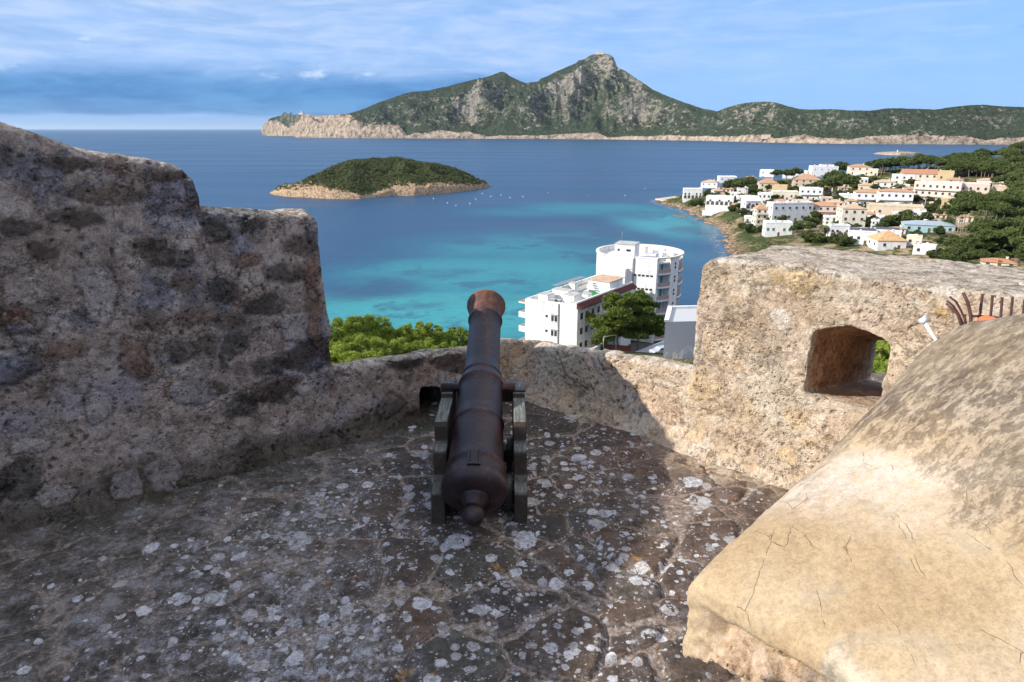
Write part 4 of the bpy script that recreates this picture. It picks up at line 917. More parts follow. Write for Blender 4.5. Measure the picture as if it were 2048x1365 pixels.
# ---------------------------------------------------------------- foliage
def leaf_mat(name, dark, light, sc=2.0):
    def fn(q):
        p = q.pos(); n = q.noise(p, sc, 4, .6); ri = q.node('ShaderNodeObjectInfo').outputs['Random']
        lr = q.attr('tone')
        c = q.mix(q.m('ADD', q.m('MULTIPLY', lr, .65), q.m('MULTIPLY', n, .35)), dark, light)
        c = q.mix(1., c, q.ramp(ri, [(0, (.82, .86, .8)), (1, (1.15, 1.1, 1.1))]), 'MULTIPLY')
        return c, .65, None, {'Specular IOR Level': .25}
    m_ = material(name, fn)
    return m_
def bark(q):
    p = q.pos(); n = q.noise(q.map(p, (4, 4, 1)), 3, 5, .7)
    return q.ramp(n, [(.3, (.11, .08, .06)), (.5, (.22, .165, .13)), (.7, (.36, .29, .24))]), .9, q.bump(n, .6, .05), {}
M_BARK = material('pine_bark', bark)
def leaves(name, lobes, nleaf, size, seed, aspect=.5, shell=.35, upbias=.3, core=.12, radial=False):
    """thousands of small leaf tufts spread over many uneven lobes"""
    rng = np.random.default_rng(seed); L = np.array(lobes, float); wgt = L[:, 3] * L[:, 4] ; wgt = wgt / wgt.sum()
    idx = rng.choice(len(L), nleaf, p=wgt); u = rng.normal(size=(nleaf, 3)); u /= np.linalg.norm(u, axis=1)[:, None]
    u[:, 2] = np.where(u[:, 2] < -.35, u[:, 2] * .4, u[:, 2]); rad = 1 - shell * rng.random(nleaf) ** 1.6
    inner = rng.random(nleaf) < core; rad[inner] *= rng.random(inner.sum())
    rad *= 1 + .16 * np.sin(u[:, 0] * 7 + idx) * np.cos(u[:, 1] * 6 + idx * 2)
    C = L[idx, :3] + u * rad[:, None] * L[idx][:, [3, 3, 4]]
    nrm = u * .9 + rng.normal(size=(nleaf, 3)) * .75; nrm[:, 2] += upbias; nrm /= np.linalg.norm(nrm, axis=1)[:, None]
    if radial:
        rad = rad * np.where(rng.random(nleaf) < .25, 1 + .35 * rng.random(nleaf), 1.); C = L[idx, :3] + u * rad[:, None] * L[idx][:, [3, 3, 4]]
        ax_ = u * 1.0 + rng.normal(size=(nleaf, 3)) * .45 + np.array([0, 0, .35]); nrm = np.cross(ax_, rng.normal(size=(nleaf, 3))); nrm /= np.linalg.norm(nrm, axis=1)[:, None]; nrm *= np.sign(nrm[:, 2:3] + 1e-9)
    tv = ax_ - nrm * (ax_ * nrm).sum(1)[:, None] if radial else np.cross(nrm, rng.normal(size=(nleaf, 3))); tv /= np.linalg.norm(tv, axis=1)[:, None]; bv = np.cross(nrm, tv)
    s_ = size * (.5 + rng.random(nleaf))[:, None]; a = tv * s_; b = bv * s_ * aspect
    bend = nrm * s_ * .25
    V = np.stack([C - a * .9, C - b + bend, C + a, C + b + bend], 1).reshape(-1, 3); F = np.arange(nleaf * 4).reshape(-1, 4)
    tone = np.repeat(np.clip(rng.random(nleaf) * .7 + .3 * rng.random(len(L))[idx], 0, 1), 4)
    return np_mesh(name, V, F, False, {'tone': tone})
def umbrella_lobes(Rx, H, n, seed, thick=.32, z0=0.):
    rng = random.Random(seed); out = []
    for i in range(n):
        a = rng.random() * 2 * math.pi; r_ = math.sqrt(rng.random()) * .78 * Rx
        z = z0 + H * (.5 * (1 - (r_ / Rx) ** 2) + rng.uniform(-.22, .22)); s_ = Rx * rng.uniform(.20, .34)
        out.append((r_ * math.cos(a), r_ * math.sin(a), z, s_, s_ * rng.uniform(.55, .8)))
    return out
def trunk_mb(h, r0, lean, seed, branches=4, Rx=3, crownz=None, forks=1):
    rng = random.Random(seed); m_ = MB(); cz = crownz or h
    pts = [Vector((lean * math.sin(t * 1.6) * t, lean * .4 * math.sin(t * 3 + seed) * t, h * t)) for t in [i / 6 for i in range(7)]]
    m_.tube(pts, [r0 * (1 - .55 * i / 6) for i in range(7)], 8)
    for i in range(branches):
        a = i * 2.4 + rng.random(); k = rng.uniform(.62, .98); b = pts[int(k * 6)]
        e = b + Vector((math.cos(a) * Rx * rng.uniform(.4, .7), math.sin(a) * Rx * rng.uniform(.4, .7), h * rng.uniform(.12, .28)))
        m_.tube([b, (b + e) / 2 + Vector((0, 0, -h * .02)), e], [r0 * .42, r0 * .3, r0 * .12], 6)
    return m_
M_PINE = leaf_mat('pine_needles', (.030, .055, .012), (.24, .31, .055), .5)
M_PINE_NEAR = leaf_mat('pine_needles_near', (.05, .095, .012), (.42, .52, .07), 1.2)
M_PINE_FAR = leaf_mat('pine_needles_far', (.024, .042, .014), (.135, .175, .048), .3)
M_SCRUB = leaf_mat('scrub_leaves', (.045, .055, .02), (.22, .24, .08), .3)
M_DRYSCRUB = leaf_mat('dry_scrub_leaves', (.07, .055, .03), (.22, .18, .10), .3)
def tree(name, loc, crown_me, crown_mat, trunk_me, label, group=None, rz=0, s=1., crownz=0, cat='tree', sz=None):
    r_ = empty(name, loc, rz); tag(r_, label, cat, group)
    if trunk_me: link('trunk', trunk_me, r_, None)
    c = link('crown', crown_me, r_, None); c.location.z = crownz; r_.scale = (s, s, sz or s)
    return r_
def with_mat(me, m_): me.materials.append(m_); return me
# ================================================================ HOTEL AND ITS SURROUNDINGS
def plasterwall(name, col, dirt=.12):
    def fn(q):
        p = q.pos(); n = q.noise(q.map(p, (1, 1, .35)), .9, 6, .65); f = q.noise(p, 6, 4, .6)
        c = q.ramp(n, [(.3, tuple(v * (1 - dirt * 1.6) for v in col)), (.5, col), (.75, tuple(min(v * 1.05, .9) for v in col))])
        return q.mix(.3, c, q.ramp(f, [(.3, (.85, .85, .85)), (.6, (1, 1, 1))]), 'MULTIPLY'), .85, q.bump(f, .15, .02), {'Specular IOR Level': .2}
    return material(name, fn)
W_WHITE = plasterwall('white_render', (.80, .79, .77), .17); W_CREAM = plasterwall('cream_render', (.74, .67, .55)); W_PINK = plasterwall('pink_render', (.70, .57, .50))
W_OCHRE = plasterwall('ochre_render', (.60, .46, .27)); W_SAND = plasterwall('sand_render', (.62, .51, .39)); W_GREY = plasterwall('grey_render', (.36, .36, .36)); W_TURQ = plasterwall('turquoise_render', (.38, .56, .60))
W_LIME = plasterwall('limestone', (.60, .50, .38), .3)
W_CONC = plasterwall('concrete_roof', (.48, .47, .45), .3)
def tiles(name, col):
    def fn(q):
        p = q.pos(); wv = q.node('ShaderNodeTexWave', {'Vector': p, 'Scale': 1.6, 'Distortion': 1.5, 'Detail': 2}).outputs[1]; n = q.noise(p, 1.2, 6, .7)
        c = q.ramp(n, [(.3, tuple(v * .6 for v in col)), (.5, col), (.7, tuple(min(1, v * 1.3) for v in col))])
        return q.mix(.35, c, q.ramp(wv, [(0, (.6, .6, .6)), (.6, (1, 1, 1))]), 'MULTIPLY'), .85, q.bump(wv, .3, .05), {'Specular IOR Level': .2}
    return material(name, fn)
T_TERRA = tiles('terracotta_tiles', (.48, .29, .18)); T_PALE = tiles('pale_tiles', (.56, .40, .27)); T_RED = tiles('red_tiles', (.46, .23, .14)); T_ORANGE = tiles('orange_tiles', (.58, .36, .19))
T_DKRED = tiles('dark_red_tiles', (.11, .035, .035))
T_BLUE = flat('blue_grey_sheet', (.34, .40, .45), .5, .4, var=.12, sc=.6)
def glassf(q): 
    n = q.noise(q.pos(), .7, 2, .5); return q.ramp(n, [(.35, (.02, .028, .035)), (.65, (.06, .075, .085))]), .12, None, {'Specular IOR Level': .6}
M_GLASS = material('window_glass', glassf)
M_TEAL = flat('teal_paint', (.07, .30, .33), .6, .3, var=.15, sc=2); M_RAIL = flat('salmon_balustrade', (.52, .36, .30), .8, .2, var=.2, sc=5)
M_TURF = flat('green_mat', (.03, .30, .06), .9, .1, var=.3, sc=2); M_METAL = flat('grey_metal', (.30, .31, .32), .5, .4, metal=.5); M_DARK = flat('near_black_paint', (.035, .035, .04), .7, .2)  # M_DARK: plain near-black for vents, lift house windows and tyres
M_GREEN = flat('green_shutter', (.05, .16, .09), .6, .3); M_SOLAR = flat('solar_panel', (.015, .03, .07), .15, .6, var=.3, sc=.4); M_WOODB = flat('brown_timber', (.16, .08, .045), .8, .2)

def build_hotel():
    C = (30.1, 160.0); Rr = 10.0; zb = 13.0; zt = EYE - 27.7; d2 = R
    root = empty('seafront_hotel', (C[0], C[1], 17)); tag(root, 'large white hotel with round balconied tower and lower wing by the bay', 'hotel')
    org = Vector((C[0], C[1], 17.))
    class LB(MB):
        def build(s, name, mats, parent=None, label=None):
            s.v = [tuple(Vector(v) - org) for v in s.v]; return MB.build(s, name, mats, root if parent is None else parent, label)
    bays = [(15, 35), (52, 76)]; th0, th1 = 13, -62 + 360
    fl = [EYE - 31.0 - 3.07 * k for k in range(6)]
    # tower shell: arcs at full radius between the bays, chord face on the sunny side
    m_ = LB()
    arcs = [(13, 15), (35, 52), (76, 298)]
    for a, b in arcs: m_.sector(C, Rr - .5, Rr, zb, zt, d2(a), d2(b), max(2, int((b - a) / 6)))
    for a, b in bays:
        m_.sector(C, Rr - 2.1, Rr - 1.8, zb, zt, d2(a), d2(b), 6); m_.sector(C, Rr - 1.8, Rr - .004, zb, zt, d2(a - .01), d2(a + 1), 1); m_.sector(C, Rr - 1.8, Rr - .004, zb, zt, d2(b - 1), d2(b + .01), 1)
    P = lambda a, r_=Rr: (C[0] + r_ * math.sin(d2(a)), C[1] - r_ * math.cos(d2(a)))
    p0, p1 = Vector(P(13)), Vector(P(298)); n_ = Vector((-(p1 - p0).y, (p1 - p0).x)).normalized()
    if n_.y > 0: n_ = -n_
    m_.prism([tuple(p0), tuple(p1), tuple(p1 - n_ * .5), tuple(p0 - n_ * .5)], zb, zt - .003)
    m_.build('tower_wall', W_WHITE)
    m_ = LB(); m_.prism([P(a, Rr - .3) for a in range(13, 299, 5)], zt - 1.2, zt - .9); m_.build('tower_roof', plasterwall('roof_white', (.72, .70, .68), .2))
    m_ = LB()
    for a, b in ((13, 298),): m_.sector(C, Rr - .45, Rr + .22, zt, zt + .3, d2(a), d2(b), 60)
    m_.build('cornice', W_CREAM)
    m_ = LB(); q0, q1 = p0 + n_ * .1, p1 + n_ * .1; m_.prism([tuple(q0), tuple(q1), tuple(q1 - n_ * .6), tuple(q0 - n_ * .6)], zt + .002, zt + .25); m_.build('parapet_cap', W_WHITE)
    for bi, (a, b) in enumerate(bays):
        for k, z in enumerate(fl):
            m_ = LB(); m_.sector(C, Rr - 1.9, Rr + .25, z - .28, z, d2(a), d2(b), 6); m_.sector(C, Rr - .02, Rr + .26, z - .42, z - .28, d2(a), d2(b), 6, 1); bal = m_.build('balcony_slab', [W_WHITE, M_TEAL])
            m_ = LB(); m_.sector(C, Rr - .02, Rr + .1, z + .82, z + .95, d2(a), d2(b), 6)
            nb = 16
            for j in range(nb): aa = a + (b - a) * (j + .5) / nb; m_.sector(C, Rr, Rr + .06, z, z + .82, d2(aa - .42), d2(aa + .42), 1)
            m_.build('balustrade', M_RAIL, bal)
            w_ = b - a
            m_ = LB(); m_.sector(C, Rr - 1.8, Rr - 1.76, z + .02, z + 2.3, d2(a + w_ * .10), d2(a + w_ * .42), 2); m_.build('glass_door', M_GLASS)
            m_ = LB(); m_.sector(C, Rr - 1.8, Rr - 1.76, z + .02, z + 2.3, d2(a + w_ * .55), d2(a + w_ * .80), 2); m_.build('glass_door', M_TEAL)
    for k, z in enumerate(fl):
        for dz in (.75, 1.6):
            m_ = LB(); m_.sector(C, Rr - .1, Rr + .03, z + dz, z + dz + .6, d2(42.5), d2(45.5), 1); m_.build('window', M_GLASS)
    # ventilation strips on the plain face
    u = (p1 - p0).normalized(); L = (p1 - p0).length; ang = math.atan2(u.y, u.x)
    for z in (EYE - 31.6, EYE - 34.7):
        for j in range(5):
            c = p0 + u * (1.1 + j * .95) + n_ * .0; m_ = LB(); m_.box((c.x, c.y, z), (.62, .12, .42), ang); m_.build('vent', M_DARK)
    # lift house, pilasters, roof kit
    c = p0 + u * L * .62 - n_ * 2.0
    m_ = LB(); m_.box((c.x, c.y, zt + .1), (4.6, 4.4, 5.4), ang); m_.box((c.x, c.y, zt + 2.9), (4.8, 4.6, .18), ang, 1); lh = m_.build('lift_house', [W_WHITE, W_CONC])
    cc = p0 + u * L * .62 + n_ * .25
    for du in (-.9, 1.4): m_ = LB(); m_.box((cc.x + u.x * du, cc.y + u.y * du, zt + 1.6), (.9 if du < 0 else .4, .12, .45), ang); m_.build('window', M_DARK)
    m_ = LB(); cc = p0 + u * .2 + n_ * .12; m_.box((cc.x, cc.y, (zb + zt) / 2), (.5, .35, zt - zb - .1), ang); m_.build('pilaster', W_WHITE)
    m_ = LB(); cc = p0 + u * L * .66 + n_ * .9; m_.box((cc.x, cc.y, zt - 6), (2.6, 1.8, 7.), ang); m_.build('stair_bay', W_WHITE)
    m_ = LB(); cc = p0 + u * L * .44 + n_ * .12; m_.box((cc.x, cc.y, zt - 4.), (.35, .2, 7.6), ang); m_.build('drainpipe', M_METAL)
    rng = random.Random(4)
    for (ax, ay, hx, hz) in ((2, 3, .8, 1.6), (6.2, 1.5, .7, 1.3), (5.4, -1.2, 1.2, .9), (3.6, -3., .5, .8), (-3.5, 5.5, .5, 1.2), (7.4, -2.2, .6, 1.0), (1, -5.4, .9, .35), (4.6, 3.6, 1.0, .6)):
        m_ = LB(); m_.box((C[0] + ax, C[1] + ay, zt - .9 + hz / 2), (hx, hx, hz), .3); m_.box((C[0] + ax, C[1] + ay, zt - .9 + hz + .08), (hx * 1.3, hx * 1.3, .14), .3); m_.build('roof_chimney', W_WHITE)
    a0 = (c.x - 1.2, c.y + .5, zt + 2.9)
    m_ = LB(); m_.tube([a0, (a0[0], a0[1], a0[2] + 2.6)], .05, 6); m_.box((a0[0], a0[1], a0[2] + 2.2), (1.1, .05, .05), .6); m_.box((a0[0], a0[1], a0[2] + 1.7), (.8, .05, .05), .6); m_.build('antenna', M_METAL)
    # ---- the lower wing
    D = Vector((.593, .805)); F1, F2 = Vector((2.7, 135.6)), Vector((12.9, 130.0)); LW = 24.; wz = EYE - 33.0; fdir = (F2 - F1).normalized(); fang = math.atan2(fdir.y, fdir.x); dang = math.atan2(D.y, D.x)
    B1, B2 = F1 + D * (LW + 5), F2 + D * LW
    m_ = LB(); m_.prism([tuple(F1), tuple(F2), tuple(B2), tuple(B1)], 10, wz - .9); 
    for a, b in ((F1, F2), (F1, B1)):
        e = (b - a).normalized(); nn = Vector((-e.y, e.x)); cn = (F1 + F2 + B1 + B2) / 4
        if nn.dot(cn - a) < 0: nn = -nn
        m_.prism([tuple(a), tuple(b), tuple(b + nn * .3), tuple(a + nn * .3)] if (b - a).cross(nn) > 0 else [tuple(a + nn * .3), tuple(b + nn * .3), tuple(b), tuple(a)], wz - .92, wz)
    m_.build('wing_wall', W_WHITE)
    def onroof(a, b, z=0): p = F1 + fdir * a + D * b; return (p.x, p.y, wz - .9 + z)
    m_ = LB(); pp = [onroof(.4, .4), onroof(11.2, .4), onroof(11.2, LW - .5), onroof(.4, LW - .5)]; m_.prism([p[:2] for p in pp], wz - .9, wz - .86); m_.build('roof_deck', W_CONC)
    # tiled eave along the street side
    m_ = LB(); e0 = F2 - D * .1 + fdir * -.2; e1 = B2 - fdir * .2; o_ = Vector((D.y, -D.x))
    q_ = [e0, e0 + o_ * 1.15, e1 + o_ * 1.15, e1]
    m_.add([(*q_[0], wz + .15), (*q_[1], wz - .55), (*q_[2], wz - .55), (*q_[3], wz + .15), (*q_[0], wz - .75), (*q_[1], wz - .75), (*q_[2], wz - .75), (*q_[3], wz - .75)], [(0, 1, 2, 3), (7, 6, 5, 4), (0, 4, 5, 1), (1, 5, 6, 2), (2, 6, 7, 3), (3, 7, 4, 0)])
    m_.build('tiled_eave', T_DKRED)
    m_ = LB(); q_ = [e0, e0 - o_ * .35, e1 - o_ * .35, e1]; m_.prism([tuple(v) for v in q_][::-1], wz - .9, wz + .45); m_.build('parapet', W_WHITE)
    for (a, b, wa, wb, hh, mt) in ((2.6, 3.6, 2.2, 2.6, 1.5, W_WHITE), (4.6, 6.6, 4.2, 2.0, 2.0, W_WHITE), (8.1, 4.2, 2.6, 3.0, 1.9, W_WHITE), (8.9, 8.4, 1.6, 1.6, 1.3, W_WHITE), (5.2, 2.0, 1.0, .8, .9, M_METAL), (6.2, 2.4, .8, .8, .8, M_METAL), (9.8, 1.6, 1.2, .8, .8, W_WHITE), (3.6, 12.5, 1.5, 1.5, 2.3, W_WHITE)):
        m_ = LB(); x, y, z = onroof(a, b); m_.box((x, y, z + hh / 2), (wa, wb, hh), dang - R(90)); m_.box((x, y, z + hh + .05), (wa + .15, wb + .15, .1), dang - R(90), 1); m_.build('roof_housing', [mt, W_CONC])
    for (a, b, wa, wb) in ((4.5, 10.2, 3.4, 4.2), (8.6, 12.6, 3.2, 5.0)):
        m_ = LB(); x, y, z = onroof(a, b); m_.box((x, y, z + .09), (wa, wb, .05), dang - R(90)); m_.build('green_mat', M_TURF)
    m_ = LB()   # lean-to and pergola near the tower
    x, y, z = onroof(7.8, 18.6); m_.box((x, y, z + 1.3), (5.2, 6.0, 2.6), dang - R(90)); m_.box((x, y, z + 2.68), (5.8, 6.6, .14), dang - R(90), 1); m_.build('roof_terrace_room', [W_WHITE, T_PALE])
    m_ = LB()
    for k in range(5): x, y, z = onroof(1.6 + .0, 9 + k * 2.6); m_.box((x, y, z + 1.1), (.12, .12, 2.2))
    x, y, z = onroof(1.6, 14.2); m_.box((x, y, z + 2.2), (1.6, 11.4, .08), dang - R(90)); m_.build('awning', M_METAL)
    m_ = LB()
    for k in range(9): x, y, z = onroof(6.2, 12.6 + k * .34); m_.box((x, y, z + .15 + k * .26), (1.1, .3, .12), dang - R(90))
    m_.build('roof_stair', W_WHITE)
    # facade openings of the wing end wall
    fn = Vector((fdir.y, -fdir.x))
    def onface(a, zz, w_, h_, mt, name, prou=.04, par=None):
        p = F1 + fdir * a; m_ = LB(); m_.box((p.x + fn.x * prou / 2, p.y + fn.y * prou / 2, zz), (w_, prou + .06, h_), fang); return m_.build(name, mt, par)
    for z in (wz - 3.3, wz - 6.4, wz - 9.5):
        onface(4.9, z + .2, .45, .5, M_GLASS, 'window')
        for a in (6.2, 6.95): f = onface(a, z - .1, .5, 1.15, M_GLASS, 'window')
        onface(6.6, z + .85, 1.9, .12, W_WHITE, 'window_hood', .3); onface(6.6, z - .75, 1.7, .1, W_WHITE, 'sill', .15)
    onface(7.55, wz - 7, .26, 13.5, M_METAL, 'drainpipe', .12)
    rn_ = Vector((D.y, -D.x))
    for b in (1.6, 3.6, 6., 8.4, 10.8, 13.2, 15.6, 18, 20.4):
        for z in (wz - 2.6, wz - 5.7, wz - 8.8):
            p = F2 + D * b; m_ = LB(); m_.box((p.x + rn_.x * .02, p.y + rn_.y * .02, z), (.9, .1, 1.3), dang); m_.build('window', M_GLASS)
    for b in (2.6, 4.8, 7.2): p = F2 + D * b; m_ = LB(); m_.box((p.x + rn_.x * .1, p.y + rn_.y * .1, wz - 6.7), (.3, .25, 11.8), dang); m_.build('pilaster', W_WHITE)
    for z in (wz - 1.0, wz - 4.0, wz - 7.05, wz - 10.1):
        p = F1 + D * 5 - rn_ * .8; m_ = LB(); m_.box((p.x, p.y, z), (10., 1.7, .3), dang); m_.box((p.x, p.y, z + .17), (10., 1.7, .05), dang, 1)
        if z < wz - 2:
            p2 = F1 + D * 5 - rn_ * 1.6; m_.box((p2.x, p2.y, z + .62), (10., .08, .85), dang, 0); p3 = F1 - rn_ * .8 + D * .04; m_.box((p3.x, p3.y, z + .62), (.08, 1.6, .85), dang, 0)
        m_.build('side_balcony', [W_WHITE, T_RED])
    # low terrace walls in the court
    for pts, z0, z1 in (([(1215, 706), (1300, 676)], 0, 1.1),):
        pass
build_hotel()

def gz(x, y): return float(height(np.array([x]), np.array([y]))[0])
def asphalt(q):
    p = q.wpos(); n = q.noise(p, 2, 5, .7); return q.ramp(n, [(.3, (.05, .048, .045)), (.6, (.09, .085, .08))]), .9, None, {}
def court():
    M_AS = material('asphalt', asphalt)
    pts = [(6, 112), (44, 118), (52, 150), (40, 153), (18, 132), (4, 124)]
    xs = np.linspace(4, 52, 40); ys = np.linspace(112, 150, 32); X, Y = np.meshgrid(xs, ys, indexing='ij')
    me = np_mesh('car_park', np.stack([X, Y, height(X, Y) + .12], -1).reshape(-1, 3), grid_faces(40, 32)); o = link('car_park', me, None, M_AS); tag(o, kind='structure')
    def wall(px0, py0, px1, py1, Y0, Y1, hh, mt, label, th=.3):
        a, b = at_y(px0, py0, Y0), at_y(px1, py1, Y1); m_ = MB(); c = (a + b) / 2; L = (b - a).xy.length; an = math.atan2((b - a).y, (b - a).x)
        m_.box((0, 0, -2), (L, th, 4.)); m_.box((0, 0, .05), (L + .1, th + .12, .1)); o = m_.build('garden_wall', mt); o.location = c; o.rotation_euler = (0, math.atan2(-(b.z - a.z), L), an); tag(o, label, 'wall')
    wall(1268, 707, 1345, 676, 128, 141, 1.2, W_WHITE, 'long white sloping wall beside the hotel car park')
    wall(1180, 700, 1240, 672, 124, 137, 1.2, W_WHITE, 'white ramp wall left of the two pines below the hotel')
    wall(1212, 690, 1262, 694, 129, 131, 1.5, plasterwall('rust_render', (.22, .08, .05)), 'rust red garden wall behind the pine trunks')
    # steel goal-like frame left of the pine
    a, b = at_y(1207, 700, 118), at_y(1207, 674, 118); c, d = at_y(1232, 671, 119), at_y(1232, 700, 119)
    m_ = MB(); m_.tube([a - a, b - a, c - a, d - a], .09, 6); o = m_.build('pipe_frame', M_METAL); o.location = a; tag(o, 'thin grey pipe frame standing left of the pine trunks', 'pipe frame')
    # near white building at the right
    k = at_y(1331, 643, 100); r_ = empty('whitewashed_building', (k.x, k.y, k.z - 7), 0); tag(r_, 'shaded whitewashed building with peeling paint just left of the high merlon', 'building')
    def peel(q):
        p = q.pos(); _, _, z = q.sep(p); n = q.noise(q.map(p, (1, 1, .6)), 1.1, 6, .7)
        m1 = q.m('MULTIPLY', q.ss(n, .50, .56), q.ss(z, 3.6, .8)); return q.mix(m1, (.50, .51, .52), (.82, .83, .84)), .85, None, {}
    ft = [(0, 0), (12.5, 3.2), (14.3, 10.4), (2.2, 7.6)]
    m_ = MB(); m_.prism(ft, -2, 7, ztop=[6.9, 6.3, 6.6, 7.1]); m_.build('wall', material('peeling_whitewash', peel), r_)
    m_ = MB(); m_.prism([(-.25, -.15), (.5, 0), (2.75, 7.7), (2.0, 7.7)], 6.93, 7.25, ztop=[7.25, 7.22, 7.45, 7.5]); m_.prism([(2.76, 7.2), (14.4, 10.), (14.4, 10.6), (2.76, 7.8)], 6.4, 7.4, ztop=[7.45, 6.95, 6.95, 7.45]); m_.build('parapet', W_WHITE, r_)
    # parked car, half hidden by the whitewashed building
    g = at_y(1322, 716, 117); g.z = gz(g.x, g.y) + .14; cr = empty('parked_car', g, R(24)); tag(cr, 'pale silver car parked at the corner of the whitewashed building', 'car')
    prof = [(-2.1, .35), (-2.15, .75), (-1.95, .95), (-1.25, 1.0), (-.65, 1.42), (.75, 1.45), (1.45, 1.02), (2.05, .88), (2.15, .55), (2.1, .35)]
    m_ = MB(); n = len(prof); vs = [(x, s_ * (.85 if z < 1.1 else .68), z) for s_ in (-1, 1) for x, z in prof]; m_.add(vs, [tuple(range(n)), tuple(n + i for i in range(n))[::-1]] + [(i, n + i, n + (i + 1) % n, (i + 1) % n) for i in range(n)])
    bo = m_.build('body', flat('silver_paint', (.55, .57, .6), .25, .6, .3, .05), cr); bevel(bo, .06)
    m_ = MB(); m_.add([(-1.1, .79, 1.08), (1.25, .79, 1.08), (.72, .70, 1.38), (-.6, .70, 1.38), (-1.1, -.79, 1.08), (1.25, -.79, 1.08), (.72, -.70, 1.38), (-.6, -.70, 1.38)], [(0, 1, 2, 3), (7, 6, 5, 4), (1, 5, 6, 2), (4, 0, 3, 7), (3, 2, 6, 7), (0, 4, 5, 1)]); o = m_.build('window', M_GLASS, cr); o.scale = (1.04, 1.06, 1.0)
    for x in (-1.35, 1.35):
        for y in (-.8, .8): m_ = MB(); m_.tube([(x, y - .1, .33), (x, y + .1, .33)], .33, 18); m_.build('wheel', M_DARK, cr)
    for y in (-.6, .6): m_ = MB(); m_.box((2.1, y, .68), (.1, .35, .15)); m_.build('headlight', W_WHITE, cr)
court()
# two umbrella pines in front of the hotel
def hotel_pines():
    for (px, py, Y, top, lx, label, sd) in ((1238, 700, 130, 597, [(1212, 655, 36), (1235, 632, 36), (1200, 672, 24), (1242, 665, 30), (1250, 615, 26), (1225, 612, 22), (1190, 640, 16), (1232, 600, 18), (1205, 690, 14), (1256, 640, 24)], 'broad umbrella pine with forked pale trunk, left of the pair by the hotel', 11),
                                            (1276, 704, 132, 597, [(1288, 640, 36), (1265, 625, 30), (1295, 612, 24), (1300, 655, 24), (1270, 660, 28), (1280, 600, 18), (1312, 640, 20), (1318, 665, 14), (1265, 605, 20), (1285, 668, 18)], 'umbrella pine with thin straight trunk, right of the pair by the hotel', 12)):
        b = at_y(px, py, Y); b.z = min(b.z, gz(b.x, b.y) + .4); rng = random.Random(sd); lobes = []
        for (x, y, r_) in lx:
            c = at_y(x, y, Y); rr = r_ / FPX * Y * .98
            for k in range(9):
                o = Vector((rng.gauss(0, 1), rng.gauss(0, 1), rng.gauss(0, .8))).normalized() * rr * rng.uniform(.3, .75)
                s_ = rr * rng.uniform(.32, .5); c2 = c + o + Vector((0, rng.uniform(-2.2, 2.2), 0)) - b; lobes.append((c2.x, c2.y, c2.z, s_, s_ * .75))
        r_ = empty('umbrella_pine', b); tag(r_, label, 'tree')
        link('crown', with_mat(leaves('hotel_pine_crown', lobes, 42000, .27, sd, .26, radial=True), M_PINE), r_)
        m_ = MB(); cz = at_y(px - 6, 672, Y) - b
        if sd == 11:
            m_.tube([(0, 0, -1), (-.1, 0, 1.4), (-.9, .1, 3.2), (-1.4, .2, 5.), (-2.2, .2, 7.2)], [.24, .22, .17, .13, .08], 8); m_.tube([(.15, 0, -1), (.2, 0, 1.5), (-.4, .1, 4.), (-.3, .1, 6.), (.6, .2, 8.4)], [.2, .18, .16, .12, .06], 8)
            m_.tube([(-1.2, .1, 4.1), (-2.5, 0, 4.9), (-4, -.4, 5.6)], [.09, .07, .03], 6)
        else:
            m_.tube([(0, 0, -1), (.05, 0, 2), (-.15, 0, 4), (-.2, 0, 6), (.3, .1, 9)], [.2, .18, .15, .12, .06], 8); m_.tube([(-.2, 0, 4.6), (.9, .2, 6), (2.2, .4, 7)], [.08, .06, .03], 6); m_.tube([(-.2, 0, 5), (-1.2, .2, 6.4)], [.07, .03], 6)
        m_.build('trunk', M_BARK, r_)
hotel_pines()
